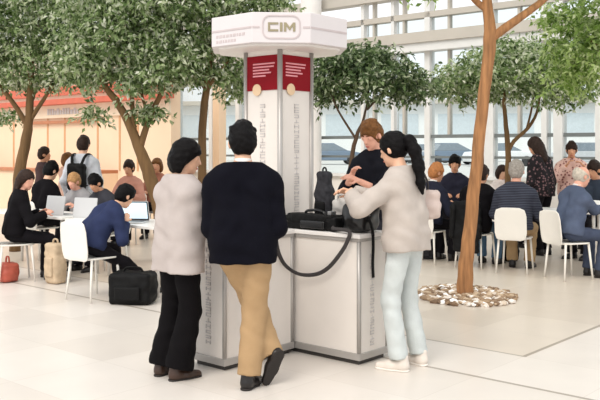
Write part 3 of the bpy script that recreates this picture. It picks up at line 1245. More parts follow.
sp = [UV(-4.40, 4.76, 1.0), UV(-4.335, 4.64, .974), PU(275.5, 232, -4.262), PU(276, 240, -4.256), PU(279, 254, -4.256), PU(286, 266, -4.256), PV(299, 274, 4.755), PV(315, 274.5, 4.765), PV(328, 268, 4.765),
      PV(340, 254, 4.765), PV(347, 242, 4.77), PV(349, 231, 4.775)]
pts = [Vector((-.20, -.04, .06))] + [inv_bag @ p for p in sp] + [Vector((.262, -.10, .03)), Vector((.235, -.03, .06))]
MB().tube(smooth_path(pts, 6), .0155, 10, flat=(1, .55)).build('strap', M['strap'], bag, smooth=True)

bp2 = at_uv('backpack', 'dark grey backpack standing on the counter beside the kiosk tower', 'backpack', -4.215, 5.075, CT + .003)
soft('body', [rbox((0, 0, .16), (.045, .018, .12), .035), rbox((0, .0, .30), (.03, .014, .11), .03)], .009, M['darkgrey'], bp2, folds=.004, fr=1.5)
soft('pocket', [rbox((0, -.055, .13), (.035, .006, .06), .014)], .008, M['black'], bp2)
MB().tube(smooth_path([(-.02, 0, .43), (-.012, 0, .465), (.012, 0, .465), (.02, 0, .43)]), .007, 8).build('handle', M['black'], bp2, smooth=True)

to_ = at_uv('tote_bag', 'pale grey canvas tote standing on the counter beside the dark grey backpack', 'bag', -4.015, 5.085, CT + .007)
soft('body', [rbox((0, 0, .11), (.075, .016, .085), .03), ell((.01, 0, .20), (.10, .045, .06))], .009, M['greybag'], to_, folds=.007, fr=1.4)
for sg in (-1, 1):
    MB().tube(smooth_path([(-.05, sg * .03, .20), (-.035, sg * .04, .255), (.035, sg * .04, .255), (.05, sg * .03, .20)]), .007, 8).build('handle', M['greybag'], to_, smooth=True)

hb = at_uv('handbag', 'glossy black handbag on the counter end in front of the girl in the beige sweater', 'handbag', -3.785, 4.98, CT + .007)
soft('body', [rbox((0, 0, .105), (.062, .075, .062), .042), ell((0, -.02, .10), (.10, .13, .10))], .009, M['black_gloss'], hb, folds=.004, fr=1.5)
MB().tube(smooth_path([(-.0, -.08, .17), (0, -.07, .195), (0, 0, .215), (0, .07, .195), (0, .08, .17)]), .010, 10).build('handle', M['black_gloss'], hb, smooth=True)
MB().box((.095, -.04, .09), (.108, .0, .125)).build('clasp', M['buckle'], hb, bevel=.004)
MB().tube(smooth_path([(.06, -.06, .16), (.11, -.05, .10), (.142, -.045, .02), (.146, -.04, -.10), (.145, -.045, -.22), (.146, -.04, -.33)]), .017, 8, flat=(.35, 1)).build('strap', M['black'], hb, smooth=True)

# ------------------------------------------------------------------ chairs
def plate_mesh(w, hgt, rad, thick, dish, name, material, parent, mtx):
    """a rounded plate, slightly dished across its width"""
    ol = rrect(w, hgt, rad, 5)
    nx, ny = 10, 8
    mb = MB()
    vs, fs = [], []
    for side in (0, 1):
        for j in range(ny + 1):
            for i in range(nx + 1):
                a, b_ = i / nx * 2 - 1, j / ny * 2 - 1
                # squircle-ish mapping of the unit square on the rounded outline
                e = rad / (w / 2)
                x = a * w / 2 * (1 - e * .5 * max(0, abs(b_) - .6) / .4 * (1 if abs(a) > .5 else 0) * (abs(a)))
                y = b_ * hgt / 2 * (1 - (rad / (hgt / 2)) * .5 * max(0, abs(a) - .6) / .4 * (1 if abs(b_) > .5 else 0) * abs(b_))
                vs.append((x, y, (thick if side else 0) + dish * a * a))
    m = (nx + 1) * (ny + 1)
    ix = lambda s_, i, j: s_ * m + j * (nx + 1) + i
    for j in range(ny):
        for i in range(nx):
            fs.append((ix(1, i, j), ix(1, i + 1, j), ix(1, i + 1, j + 1), ix(1, i, j + 1)))
            fs.append((ix(0, i, j), ix(0, i, j + 1), ix(0, i + 1, j + 1), ix(0, i + 1, j)))
    for i in range(nx):
        fs.append((ix(0, i, 0), ix(0, i + 1, 0), ix(1, i + 1, 0), ix(1, i, 0)))
        fs.append((ix(0, i + 1, ny), ix(0, i, ny), ix(1, i, ny), ix(1, i + 1, ny)))
    for j in range(ny):
        fs.append((ix(0, 0, j + 1), ix(0, 0, j), ix(1, 0, j), ix(1, 0, j + 1)))
        fs.append((ix(0, nx, j), ix(0, nx, j + 1), ix(1, nx, j + 1), ix(1, nx, j)))
    mb.add(vs, fs, mtx)
    return mb.build(name, material, parent, smooth=True, bevel=.005)


def make_chair():
    r = thing('cafe_chair', 'white plastic chair', 'chair')
    plate_mesh(.42, .42, .07, .018, .006, 'seat', M['chair'], r, Matrix.Translation((0, .01, .425)))
    mb = Matrix.Translation((0, -.212, .625)) @ Matrix.Rotation(math.radians(97), 4, 'X')
    plate_mesh(.40, .42, .045, .014, .03, 'backrest', M['chair'], r, mb)
    for sx in (-1, 1):
        for sy in (-1, 1):
            MB().tube([(sx * .165, .01 + sy * .165, .43), (sx * .195, .01 + sy * .205, 0)], [.015, .011], 10).build('leg', M['chair'], r, smooth=True)
    return r


chair0 = make_chair()
chair_used = []


def chair(x, y, az, label):
    c = chair0 if not chair_used else copy_tree(chair0)
    chair_used.append(c)
    c.location = (x, y, 0)
    c.rotation_euler = (0, 0, math.radians(-az))
    c['label'] = label
    c['group'] = 'white chairs in the seating area'
    return c


def table(label, c, az, length, depth, group='white tables in the seating area'):
    r = thing('cafe_table', label, 'table', (c[0], c[1], 0), math.radians(-az), group)
    MB().prism(rrect(length, depth, .03, 4), .715, .745).build('tabletop', M['tabletop'], r, bevel=.004)
    for sx in (-1, 1):
        for sy in (-1, 1):
            MB().tube([(sx * (length / 2 - .06), sy * (depth / 2 - .06), .715), (sx * (length / 2 - .05), sy * (depth / 2 - .05), 0)], [.022, .018], 10).build('leg', M['steel'], r, smooth=True)
    return r



# ------------------------------------------------------------------ trees
M['leaf_mid'] = leaf_material('mid green leaves', [(0, (66, 86, 46)), (.25, (112, 138, 80)), (.55, (160, 180, 126)), (.8, (204, 212, 178)), (1, (236, 238, 222))])  # whitish end stops: highlights of backlit, glossy leaves put into the colour
M['leaf_bright'] = leaf_material('yellow green leaves', [(0, (96, 122, 56)), (.3, (142, 172, 86)), (.65, (184, 206, 130)), (1, (226, 234, 190))], .5)  # palest stop paints the backlit highlights into the leaf colour
M['leaf_dark'] = leaf_material('deep green leaves', [(0, (46, 64, 36)), (.4, (84, 108, 62)), (.75, (128, 148, 100)), (1, (206, 212, 186))], .35)  # last pale stop is painted highlight, the others leaf green


def leaves(name, material, parent, crowns, n, seed, size=.085):
    """drooping sprays of pointed leaves, every leaf folded along its midrib"""
    rg = np.random.RandomState(seed)
    vol = np.array([c[1][0] * c[1][1] * c[1][2] for c in crowns])
    pick = rg.choice(len(crowns), n, p=vol ** .7 / (vol ** .7).sum())
    cen = np.array([c[0] for c in crowns])[pick]
    rad = np.array([c[1] for c in crowns])[pick]
    d = rg.normal(size=(n, 3))
    d /= np.linalg.norm(d, axis=1)[:, None]
    spr = cen + d * rad * (rg.uniform(size=(n, 1)) ** .5)
    K = 9
    m = n * K
    base = np.repeat(spr, K, 0)
    ax = rg.normal(size=(n, 3))
    ax[:, 2] = -np.abs(ax[:, 2]) * .5
    ax /= np.linalg.norm(ax, axis=1)[:, None]
    ax = np.repeat(ax, K, 0)
    t = np.tile(np.arange(K), n)
    base = base + ax * (t[:, None] * .030) + rg.normal(size=(m, 3)) * .012
    ld = ax * .5 + rg.normal(size=(m, 3)) * .6
    ld[:, 2] -= .25
    ld /= np.linalg.norm(ld, axis=1)[:, None]
    up = rg.normal(size=(m, 3)) * .7
    up[:, 2] += 1
    sd = np.cross(ld, up)
    sd /= np.linalg.norm(sd, axis=1)[:, None] + 1e-9
    nn = np.cross(sd, ld)
    L = size * rg.uniform(.7, 1.3, (m, 1))
    w = L * .24
    v0 = base
    v1 = base + ld * L * .45 + sd * w + nn * w * .35
    v2 = base + ld * L - nn * L * .08
    v3 = base + ld * L * .45 - sd * w + nn * w * .35
    vm = base + ld * L * .5
    V = np.stack([v0, v1, v2, v3], 1).reshape(-1, 3)
    Fc = np.arange(m * 4).reshape(-1, 4)
    o = np_mesh(name, [(V, Fc, 0)], [material], parent, smooth=False)
    return o


def tree(label, base_px, Y, trunk, branches, crowns, n, leaf, bark, seed, size=.085):
    bx_, by_ = base_px
    b = P(bx_, by_, Y)
    b.z = 0
    r = thing('indoor_tree', label, 'tree', b)
    loc = lambda px, py, dy=0: P(px, py, Y + dy) - b
    rg = random.Random(seed)
    pts = [Vector((0, 0, 0))] + [loc(px, py) for px, py, rad in trunk[1:]]
    rad = [q[2] for q in trunk]
    sp = smooth_path(pts, 4)
    rr_ = [rad[min(int(i / 4), len(rad) - 1)] + (rad[min(int(i / 4) + 1, len(rad) - 1)] - rad[min(int(i / 4), len(rad) - 1)]) * ((i % 4) / 4) for i in range(len(sp))]
    sp = [p + Vector((rg.uniform(-.006, .006), rg.uniform(-.006, .006), 0)) for p in sp]
    MB().tube(sp, rr_, 14).build('trunk', bark, r, smooth=True)
    for br in branches:
        n_ = len(br)
        bp = smooth_path([loc(q[0], q[1], q[3] if len(q) > 3 else 0) for q in br], 3)
        br_r = [br[min(i // 3, n_ - 1)][2] + (br[min(i // 3 + 1, n_ - 1)][2] - br[min(i // 3, n_ - 1)][2]) * (i % 3) / 3 for i in range(len(bp))]
        MB().tube(bp, br_r, 10).build('branch', bark, r, smooth=True)
    cr = []
    for (px, py, dy, rx_, ry_, rz_) in crowns:
        c = loc(px, py, dy)
        cr.append(((c.x, c.y, c.z), (rx_, ry_, rz_)))
    leaves('foliage', leaf, r, cr, n, seed, size)
    return r


tree('tall tree with a bare warm brown trunk rising from the ring of pebbles', (465, 296), 8.9,
     [(464, 296, .095), (465.5, 270, .082), (468.5, 240, .073), (475, 180, .066), (482, 115, .064), (486.5, 70, .064), (490, 40, .070), (487, 0, .052), (485, -40, .045), (488, -90, .03)],
     [[(489.5, 40, .045), (505, 28, .048), (522, 16, .042), (548, -4, .036, .1), (580, -40, .03, .2)], [(487, 10, .035), (478, 3, .036), (468, -8, .032, -.1), (440, -40, .025, -.2)]],
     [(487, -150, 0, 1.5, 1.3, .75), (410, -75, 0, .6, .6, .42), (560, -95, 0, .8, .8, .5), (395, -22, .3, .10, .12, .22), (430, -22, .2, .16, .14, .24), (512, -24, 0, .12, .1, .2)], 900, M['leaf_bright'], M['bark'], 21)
tree('young tree with bright yellow green leaves at the right edge of the hall', (668, 285), 10.0,
     [(668, 285, .07), (664, 220, .06), (655, 140, .05), (645, 60, .045), (640, 0, .035)],
     [[(650, 100, .03), (620, 60, .024), (590, 40, .014)], [(645, 60, .03), (625, 20, .02), (600, -5, .012)]],
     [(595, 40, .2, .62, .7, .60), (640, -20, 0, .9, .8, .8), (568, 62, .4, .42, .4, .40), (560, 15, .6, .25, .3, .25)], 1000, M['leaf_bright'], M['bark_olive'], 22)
tree('slim forked tree behind the seated grey haired man, right of the big trunk', (508, 240), 13.2,
     [(508, 240, .055), (508, 190, .05), (508, 150, .045), (505, 118, .034), (504, 95, .026), (508, 60, .018)],
     [[(508, 152, .035), (514, 141, .032), (528, 128, .028), (537, 112, .022), (540, 90, .015)], [(527, 128, .02), (531, 112, .017), (534, 95, .012)]],
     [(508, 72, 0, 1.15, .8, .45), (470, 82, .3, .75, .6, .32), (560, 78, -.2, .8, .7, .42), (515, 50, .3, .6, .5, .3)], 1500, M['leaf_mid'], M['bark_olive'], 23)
tree('thin forked tree behind the kiosk, just right of its tower', (346, 250), 12.0,
     [(346, 250, .042), (347, 200, .037), (350, 170, .034), (356, 138, .03), (364, 118, .018), (368, 95, .014), (372, 60, .015)],
     [[(356, 139, .018), (345, 122, .016), (335, 104, .013), (328, 80, .012)], [(367, 110, .015), (380, 96, .012), (395, 80, .008)]],
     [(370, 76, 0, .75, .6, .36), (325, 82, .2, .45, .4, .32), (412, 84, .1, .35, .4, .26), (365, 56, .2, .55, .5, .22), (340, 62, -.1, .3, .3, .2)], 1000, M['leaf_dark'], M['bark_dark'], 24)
tree('tree with one straight dark trunk, directly left of the kiosk tower', (203, 250), 12.2,
     [(203, 250, .07), (202, 210, .066), (202, 165, .062), (203, 120, .058), (207, 85, .052), (212, 40, .04), (214, 0, .03)],
     [[(207, 88, .03), (225, 65, .024), (240, 40, .016)], [(206, 90, .03), (190, 65, .024), (178, 40, .016)]],
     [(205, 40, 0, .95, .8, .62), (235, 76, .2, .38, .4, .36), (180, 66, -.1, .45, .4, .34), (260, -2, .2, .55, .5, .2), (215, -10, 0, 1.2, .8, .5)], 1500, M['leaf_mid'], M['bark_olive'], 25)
tree('leaning tree with several olive brown stems behind the woman in the pale blazer', (166, 240), 11.6,
     [(166, 240, .105), (160, 212, .10), (153, 188, .095), (146, 165, .088), (138, 145, .072), (127, 120, .058), (116, 100, .05), (104, 84, .04), (96, 50, .03)],
     [[(140, 148, .05), (146, 128, .045), (153, 110, .040), (163, 88, .034), (168, 55, .022)], [(135, 137, .036), (133, 115, .034), (132, 92, .03), (134, 55, .02)],
      [(150, 118, .025), (143, 100, .02), (140, 80, .016)]],
     [(120, 38, 0, .95, .8, .58), (95, 68, .1, .5, .5, .34), (165, 62, -.1, .48, .5, .34), (92, 112, .1, .14, .14, .16), (140, 78, -.3, .35, .35, .2), (130, -5, 0, 1.2, .9, .5), (150, 110, 0, .2, .2, .13)], 2000, M['leaf_mid'], M['bark_olive'], 26)
tree('forked tree at the left edge, in front of the peach shop front', (15, 235), 12.8,
     [(15, 235, .09), (18, 195, .088), (20, 168, .085), (26, 140, .078), (29, 120, .066), (30, 95, .056), (32, 60, .04), (35, 20, .03)],
     [[(27, 125, .045), (18, 110, .04), (8, 96, .034), (-4, 82, .026)], [(29, 122, .04), (38, 108, .034), (47, 94, .028), (56, 74, .02)]],
     [(35, 42, 0, 1.05, .8, .56), (-10, 52, .1, .6, .6, .5), (78, 50, .2, .45, .5, .45), (8, 115, .2, .16, .2, .14), (30, -5, 0, 1.3, .9, .5), (15, 80, .1, .5, .5, .16), (60, 78, .1, .35, .4, .12)], 2000, M['leaf_mid'], M['bark_olive'], 27)

# ring of stones round the big tree
rg = random.Random(9)
cb = P(464, 303, 8.55)
mb = MB()
ico_v, ico_f = [], []
import bmesh
bm = bmesh.new()
bmesh.ops.create_icosphere(bm, subdivisions=1, radius=1)
ico_v = [v.co.copy() for v in bm.verts]
ico_f = [tuple(v.index for v in f.verts) for f in bm.faces]
bm.free()
tb = G(465, 296)
for i in range(620):
    a, q = rg.uniform(0, 2 * PI), math.sqrt(rg.uniform(.03, 1))
    x, y = tb.x + math.cos(a) * q * .52 , tb.y - .02 + math.sin(a) * q * .62
    sc_ = rg.uniform(.022, .045)
    mtx = Matrix.Translation((x, y, .012 + rg.uniform(0, .03) * (1 - q * .7))) @ Matrix.Rotation(rg.uniform(0, 6), 4, 'Z') @ Matrix.Rotation(rg.uniform(-.5, .5), 4, 'X') @ Matrix.Diagonal((sc_ * rg.uniform(.9, 1.5), sc_, sc_ * .65, 1))
    mb.add([v * rg.uniform(.85, 1.1) for v in ico_v], ico_f, mtx)
stone = D.materials.new('mixed brown and pale pebbles')
stone.use_nodes = True
_g = stone.node_tree.nodes.new('ShaderNodeNewGeometry')
_r = stone.node_tree.nodes.new('ShaderNodeValToRGB')
for e_, (p_, c_) in zip([_r.color_ramp.elements[0], _r.color_ramp.elements[1], _r.color_ramp.elements.new(.4), _r.color_ramp.elements.new(.7)],
                        [(0, (112, 88, 68)), (1, (222, 206, 184)), (.4, (164, 138, 110)), (.7, (196, 174, 148))]):
    e_.position = p_
    e_.color = lin(c_) + (1,)
stone.node_tree.links.new(_g.outputs['Random Per Island'], _r.inputs['Fac'])
stone.node_tree.links.new(_r.outputs['Color'], stone.node_tree.nodes['Principled BSDF'].inputs['Base Color'])
stone.node_tree.nodes['Principled BSDF'].inputs['Roughness'].default_value = .8
tag(mb.build('pebbles', stone), 'ring of brown and pale pebbles round the foot of the big tree trunk', 'pebbles', kind='stuff')

# ------------------------------------------------------------------ tables and chairs
tl = UV(-7.78, 5.90)
table('white table in front of the man in the navy blue shirt, open laptop on it', tl, 41.4, 1.75, .66)
tl2 = UV(-9.75, 5.93)
table('white table beside the long haired woman in black at the left edge', tl2, 41.4, 1.9, .62)
AZ1 = 26
tc_ = (3.17, 11.56)
table('white table between the seated people on the right, behind the big trunk', tc_, AZ1, 1.9, .7)

chair(-2.17, 8.74, 36, 'white plastic chair under the man in the navy blue shirt')
chair(-3.42, 9.95, 62, 'white plastic chair under the long haired woman in black at the left edge')
chair(2.75, 10.68, AZ1, 'white plastic chair under the grey haired man in the striped dark jacket')
chair(3.25, 10.12, 70, 'white plastic chair under the balding man in the slate suit')
chair(1.77, 11.53, 35, 'white plastic chair just right of the girl in the beige sweater')
chair(2.34, 11.14, 40, 'white plastic chair hidden behind the big tree trunk')

# ------------------------------------------------------------------ the four people at the kiosk
C_ = lambda k, rgb, **kw: M.setdefault(k, cloth(k, rgb, **kw))
z_hand = 1.0
W_ = (-.835, 5.72)
person('woman with black bobbed hair in a pale blazer and black trousers at the kiosk', W_, 44, 1.655,
       (C_('pale oatmeal blazer cloth', (184, 174, 170), var=.05), 'blazer'), (C_('black trouser cloth', (15, 13, 15)), 'trousers'), ('bob', 'hair_black'), female=True, near=True, build=1.08,
       lean=2, head=(14, 36), hem=.165, flare=.018, legw=.018, cuff=.105, infl=.022, rh=(-.675, 5.90, 1.02), lh=(-.72, 6.06, 1.03), shoes='shoe_brown', seed=1.3,
       lf=(-.955, 5.80, .078), rf=(-.825, 5.67, .078), relbow=(.7, -1, -.4), lelbow=(-.25, -1, -.5))
M_ = (-.375, 5.47)
person('man in navy jacket and khaki trousers standing with one foot crossed behind', M_, -4, 1.755,
       (C_('midnight navy wool', (12, 12, 21)), 'jacket'), (C_('khaki cotton', (174, 144, 108), var=.06), 'trousers'), ('short', 'hair_black'), near=True, build=1.13,
       lean=3, lean2=5, head=(10, -6), hem=.125, flare=.002, legw=.022, cuff=.080, infl=.024, collar=C_('white shirt cotton', (236, 232, 228)), lh=(-.57, 5.74, 1.04), rh=(-.195, 5.74, 1.04), seed=4.1,
       rf=(-.335, 5.47, .085), rfoot=((.35, .9, 0), (0, 0, 1)), lf=(-.190, 5.575, .19), lfoot=((-.42, .06, -.90), (-.45, .85, .25)), lknee=(.1, 1, 0), lelbow=(-.12, -1, -.5), relbow=(.12, -1, -.5))
G_ = (.765, 5.99)
gi = person('girl with a long black ponytail, beige sweater and pale jeans at the kiosk', G_, -52, 1.715,
            (C_('beige marl knit', (188, 178, 170), var=.07), 'sweater'), (C_('washed pale denim', (198, 204, 203), var=.07), 'jeans'), ('ponytail', 'hair_black'), female=True, near=True, build=1.02,
            lean=3, lean2=7, head=(16, -4), hem=.085, flare=.01, cuff=.070, infl=.022, rh=(.40, 6.25, 1.24), lh=(.375, 6.06, 1.235), shoes='shoe_white', sole='sole_white', seed=2.2,
            lf=(.70, 5.90, .082), rf=(.865, 6.075, .082), lelbow=(-.9, -.2, -.6), relbow=(.9, -.2, -.6))
B_ = (.735, 8.0)
person('young man with brown hair in a black jacket, behind the kiosk counter looking down', B_, -150, 1.86,
       (C_('black zip jacket', (26, 27, 34)), 'jacket'), (C_('charcoal trousers', (48, 48, 54)), 'trousers'), ('short', 'hair_brown'), near=True, skin='skin_pink',
       lean=1, lean2=4, head=(24, 14), hem=.1, rh=P(352, 175, 7.80), lh=P(359, 181, 7.68), sleeve=.5, seed=3.3)

sb = thing('shoulder_bag', 'pale dusty beige shoulder bag behind the girl in the beige sweater, dark strap', 'bag', (.94, 6.17, 0))
soft('body', [rbox((0, 0, 1.165), (.055, .075, .065), .035), ell((0.01, 0, 1.14), (.085, .12, .09))], .010, M['rosebag'], sb, folds=.006, fr=1.4)
MB().tube(smooth_path([(-.005, -.055, 1.22), (.0, -.04, 1.32), (-.045, -.02, 1.425), (-.04, .03, 1.40), (.01, .055, 1.22)]), .018, 8, flat=(.4, 1)).build('strap', M['strap'], sb, smooth=True)

co = thing('coat', 'black coat draped over the chair back behind the big tree trunk', 'coat', (2.34, 11.14, 0), math.radians(-40))
soft('cloth', [rbox((0, -.245, .62), (.19, .004, .20), .028), rbox((0, -.225, .855), (.17, .02, .006), .022), rbox((0, -.25, .36), (.16, .004, .12), .028)], .014, M['black'], co, folds=.008, fr=1.2)
soft('sleeve', [cap((-.17, -.28, .80), (-.19, -.285, .42), .045, .035)], .014, M['black'], co, folds=.005, fr=1.2)

# ------------------------------------------------------------------ people at the tables, left
def seat_person(label, x, y, az, H, top, bottom, hair, **kw):
    return person(label, (x, y), az, H, (top, 'top'), (bottom, 'trousers'), hair, seated=True, hem=kw.pop('hem', .03), **kw)


dark_tr = C_('dark trouser cloth', (26, 24, 28))
jean = C_('blue denim', (92, 122, 150))
seat_person('man in a navy blue shirt bent over the white table on the left', -2.19, 8.745, 48, 1.66,
            C_('navy blue shirt cotton', (46, 54, 84)), dark_tr, ('short', 'hair_black'), lean=22, lean2=46, head=(30, 0), hip=(0, -.02), build=1.16, seed=5.0,
            lf=(-1.98, 9.22, .085), rf=(-1.62, 9.06, .085), shoes='shoe_black')
seat_person('long haired woman in black seated at the left edge, face turned to the right', -3.42, 9.95, 62, 1.66,
            C_('black knit', (20, 18, 21)), dark_tr, ('long', 'hair_dark'), female=True, lean=8, lean2=12, head=(14, 50), skin='skin_pink', build=1.05, seed=6.0)
seat_person('black haired person in black seated with the back to us, left of the backpack wearer', -3.72, 12.0, 35, 1.80,
            C_('black coat wool', (18, 16, 19)), dark_tr, ('short', 'hair_black'), lean=6, lean2=12, head=(24, 0), build=1.1, seed=7.0)
chair(-3.72, 12.0, 35, 'white plastic chair under the black haired person in black beside the backpack wearer')
person('person with brown hair in a dark top standing far back, left of the backpack wearer', (-4.32, 14.0), 80, 1.60,
       (C_('plum brown top', (84, 66, 66)), 'top'), (dark_tr, 'trousers'), ('short', 'hair_dark'), skin='skin_warm', seed=8.0)
person('person with chestnut hair half hidden behind the backpack wearer', (-3.84, 13.7), 60, 1.52,
       (C_('peach pink top', (216, 176, 158)), 'top'), (dark_tr, 'trousers'), ('bob', 'hair_brown'), female=True, seed=9.0)
BP = (-3.28, 12.55)
person('man with dark brown hair in a pale blue grey shirt wearing a black backpack', BP, 8, 1.775,
       (C_('pale blue grey shirt cotton', (206, 210, 218)), 'shirt'), (C_('grey blue jeans', (96, 104, 120)), 'trousers'), ('short', 'hair_dark'), build=1.12, lean=2, head=(8, 0), seed=10.0)
bk = thing('backpack', 'black backpack on the back of the man in the pale blue grey shirt', 'backpack', (BP[0], BP[1], 1.0), math.radians(-8))
soft('body', [rbox((0, -.205, .16), (.085, .03, .15), .05), ell((0, -.21, .10), (.15, .085, .14))], .013, M['black'], bk, folds=.005, fr=1.2)
soft('pocket', [rbox((0, -.30, .07), (.08, .008, .06), .02)], .011, M['black_gloss'], bk)
for sg in (-1, 1):
    MB().tube(smooth_path([(sg * .07, -.20, .34), (sg * .10, -.14, .455), (sg * .115, -.02, .50), (sg * .125, .125, .42), (sg * .14, .14, .20), (sg * .15, 0, .05), (sg * .11, -.17, .02)]), .024, 8, flat=(1, .4)).build('strap', M['black'], bk, smooth=True)
seat_person('blond person in grey seated across the table, in front of the backpack wearer', -3.02, 11.62, 205, 1.50,
            C_('mid grey jumper', (150, 148, 150)), dark_tr, ('short', 'hair_blond'), lean=10, lean2=20, head=(20, 0), skin='skin_pink', seed=11.0)
chair(-3.02, 11.62, 205, 'white plastic chair under the blond person in grey')
seat_person('black haired person seated across the table, behind the man in the navy blue shirt', -2.56, 11.06, 215, 1.52,
            C_('charcoal jumper', (58, 58, 64)), dark_tr, ('short', 'hair_black'), lean=10, lean2=18, head=(35, 0), skin='skin_warm', seed=12.0)
chair(-2.56, 11.06, 215, 'white plastic chair under the black haired person across the table')
seat_person('person in a dusty pink top seated far back, left of the leaning tree', -2.86, 14.0, 190, 1.74,
            C_('dusty pink top', (206, 150, 132)), dark_tr, ('short', 'hair_dark'), skin='skin_warm', head=(10, 0), seed=13.0)
chair(-2.86, 14.0, 190, 'white plastic chair under the person in the dusty pink top')
seat_person('person with chestnut hair seated far back, half hidden by the leaning tree stem', -2.57, 15.0, 185, 1.80,
            C_('brick top', (168, 112, 92)), dark_tr, ('bob', 'hair_brown'), female=True, skin='skin_warm', seed=14.0)
chair(-2.57, 15.0, 185, 'white plastic chair under the person half hidden by the leaning tree stem')

# ------------------------------------------------------------------ people at the tables, right
seat_person('grey haired man in a striped dark jacket seated with his back to us', 2.75, 10.68, AZ1, 1.84,
            striped('striped dark jacket cloth', (40, 42, 54), (84, 88, 102), 150), C_('khaki trousers', (176, 148, 112)), ('short', 'hair_grey'), build=1.15, lean=6, lean2=10, head=(8, 0), skin='skin_pink', seed=15.0)
seat_person('balding man in a slate blue suit seated in profile at the right edge', 3.25, 10.12, 70, 1.78,
            C_('slate blue suiting', (84, 94, 116)), C_('slate suit trousers', (70, 78, 98)), ('bald', 'hair_white'), build=1.12, lean=12, lean2=16, head=(18, 4), skin='skin_pink', collar=M['white shirt cotton'], seed=16.0,
            lh=(3.66, 10.60, .80), rh=(3.74, 10.36, .82))
seat_person('ginger haired person in a navy jacket seated left of the big tree trunk', 1.77, 11.53, 48, 1.76,
            C_('navy jacket cloth', (38, 40, 54)), dark_tr, ('short', 'hair_ginger'), lean=8, lean2=14, head=(14, 22), skin='skin_warm', collar=M['white shirt cotton'], seed=17.0)
seat_person('person in a black coat and blue jeans seated behind the big tree trunk', 2.34, 11.14, 40, 1.72,
            M['black coat wool'], jean, ('short', 'hair_dark'), lean=10, lean2=16, head=(14, 0), hem=.10, infl=.03, build=1.1, seed=18.0, skin='skin_warm')
seat_person('person in dark jacket and pale blue shirt facing us beside the big trunk', 2.60, 14.0, 192, 1.92,
            C_('ink jacket cloth', (44, 44, 58)), dark_tr, ('short', 'hair_black'), skin='skin_warm', head=(10, 0), collar=C_('pale blue shirt cotton', (206, 214, 232)), seed=19.0)
chair(2.60, 14.0, 192, 'white plastic chair under the person in dark jacket and pale blue shirt')
person('woman with dark hair in a black floral top standing behind the seated men', (3.60, 12.35), -38, 1.78,
       (floral('black floral print', (30, 25, 28), (120, 92, 94), 24), 'blouse'), (dark_tr, 'trousers'), ('long', 'hair_dark'), female=True, build=1.15, lean=4, lean2=10, head=(22, 0), skin='skin_warm', seed=20.0)
person('person with short dark hair in a pink floral shirt standing and facing us', (4.30, 13.2), 196, 1.69,
       (floral('pink floral print', (222, 184, 172), (140, 92, 90), 22), 'shirt'), (dark_tr, 'trousers'), ('short', 'hair_dark'), head=(12, 0), skin='skin_warm', build=1.15, seed=21.0,
       lh=(4.42, 12.95, 1.30), rh=(4.14, 12.98, 1.30))
seat_person('person with brown hair in a pale top seated far back, beside the slim forked tree', 3.28, 13.6, 160, 1.60,
            C_('pale pink white top', (226, 214, 210)), dark_tr, ('bob', 'hair_dark'), female=True, head=(10, 0), seed=22.0)
chair(3.28, 13.6, 160, 'white plastic chair under the person in the pale top beside the slim forked tree')
seat_person('dark haired person in a slate top seated at the far right edge of the picture', 4.30, 12.1, 235, 1.78,
            C_('dark slate top', (62, 70, 84)), dark_tr, ('short', 'hair_dark'), head=(15, 0), skin='skin_warm', seed=23.0)
chair(4.30, 12.1, 235, 'white plastic chair under the dark haired person at the far right edge')

# ------------------------------------------------------------------ small things on tables and floor
def laptop(label, loc, az, lit=True, ang=105):
    r = thing('laptop', label, 'laptop', loc, math.radians(-az), 'open laptops on the tables')
    MB().prism(rrect(.34, .24, .015, 4), 0, .016).build('base', M['laptop'], r, bevel=.003)
    MB().box((-.14, -.03, .016), (.14, .085, .0185)).build('keyboard', M['laptop_dark'], r)
    m = Matrix.Translation((0, .115, .016)) @ Matrix.Rotation(math.radians(ang), 4, 'X')
    lid = MB().prism([(x, y + .115) for x, y in rrect(.34, .23, .012, 4)], -.006, .004, m).build('lid', M['laptop'], r, bevel=.002)
    MB().prism([(x, y + .115) for x, y in rrect(.33, .22, .010, 4)], .004, .0055, m).build('bezel', M['laptop_dark'], lid)
    MB().prism([(x, y + .119) for x, y in rrect(.305, .19, .004, 3)], .0055, .0065, m).build('screen', M['screen'], lid)
    return r


TT = .745
laptop('open laptop with lit screen right of the man in the navy blue shirt', (-1.885, 9.33, TT), 10)
laptop('laptop with its pale lid towards us behind the man in navy blue shirt', (-2.52, 10.02, TT), 205, ang=100)
laptop('open laptop with its pale lid towards us beside the woman at the left edge', (-2.98, 10.42, TT), 215, ang=100)


def soft_bag(name, label, cat, loc, az, half, rad, m, handle_h, handle_m=None, pocket=True):
    r = thing(name, label, cat, loc, math.radians(-az))
    hx, hy, hz = half
    soft('body', [rbox((0, 0, hz + rad), half, rad), ell((0, 0, hz * .8 + rad), (hx + rad * 1.5, hy + rad * 1.5, hz + rad * .8))], .012, m, r, folds=.006, fr=1.1, cuts=[((0, 0, -1), (0, 0, .002))])
    if pocket:
        soft('pocket', [rbox((0, -hy - rad * 1.35, hz * .9 + .02), (hx * .7, .006, hz * .5), .014)], .009, m, r)
    top = 2 * hz + 2 * rad - .01
    MB().tube(smooth_path([(-hx * .6, 0, top), (-hx * .4, 0, top + handle_h), (hx * .4, 0, top + handle_h), (hx * .6, 0, top)]), .011, 8).build('handle', handle_m or m, r, smooth=True)
    return r


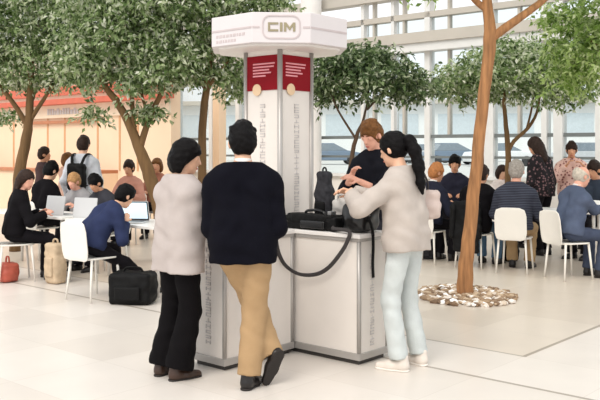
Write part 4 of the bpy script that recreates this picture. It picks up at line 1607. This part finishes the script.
soft_bag('travel_bag', 'bulging black bag standing on the floor beside the man in the navy blue shirt', 'bag', (-1.70, 8.50, 0), 10, (.17, .10, .11), .05, M['black'], .05)
soft_bag('handbag', 'russet red handbag on the floor under the chair at the left edge', 'handbag', (-3.46, 9.86, 0), 40, (.06, .06, .07), .045, M['russet'], .07, pocket=False)
soft_bag('rucksack', 'tan canvas rucksack standing under the table, left of the man in the navy blue shirt', 'rucksack', (-2.86, 9.75, 0), 35, (.075, .05, .20), .035, M['tan'], .05)
soft_bag('filler_bag', 'dark grey bag added for darkness behind the girl in the beige sweater, under a chair', 'bag', (1.80, 11.95, 0), 20, (.10, .07, .10), .04, M['darkgrey'], .06)  # added bag, deepens the darkness among the seats
soft_bag('satchel', 'black satchel added for darkness between the big tree trunk and the striped jacket', 'bag', (2.90, 11.72, 0), 26, (.12, .06, .10), .04, M['black'], .06)  # added to make the space under the table darker
soft_bag('bag', 'dark teal bag lying on the table behind the woman in the pale blazer', 'bag', (-1.92, 9.92, TT), 60, (.07, .05, .04), .04, C_('dark teal nylon', (38, 52, 60)), .03, pocket=False)


def sheet(label, loc, az, tilt=0, size=(.21, .297)):
    o = MB().box((-size[0] / 2, -size[1] / 2, 0), (size[0] / 2, size[1] / 2, .003)).build('paper_sheet', M['paper'])
    o.location = loc
    o.rotation_euler = (math.radians(tilt), 0, math.radians(-az))
    return tag(o, label, 'paper', 'paper sheets at the tables')


sheet('white paper sheets held by the balding man in the slate suit', (3.74, 10.52, .85), 62, 35, (.30, .22))
sheet('white paper sheet lying on the table before the striped jacket', (3.05, 11.30, TT), 20)


def cup(label, loc):
    r = thing('paper_cup', label, 'cup', loc, 0, 'paper cups on the tables')
    MB().tube([(0, 0, 0), (0, 0, .10)], [.028, .038], 16).build('cup_body', M['paper'], r, smooth=False)
    MB().tube([(0, 0, .10), (0, 0, .108)], [.041, .039], 16).build('lid', M['laptop_dark'], r, smooth=False)


cup('white paper cup with a dark lid on the table behind the big trunk', (2.52, 11.66, TT))
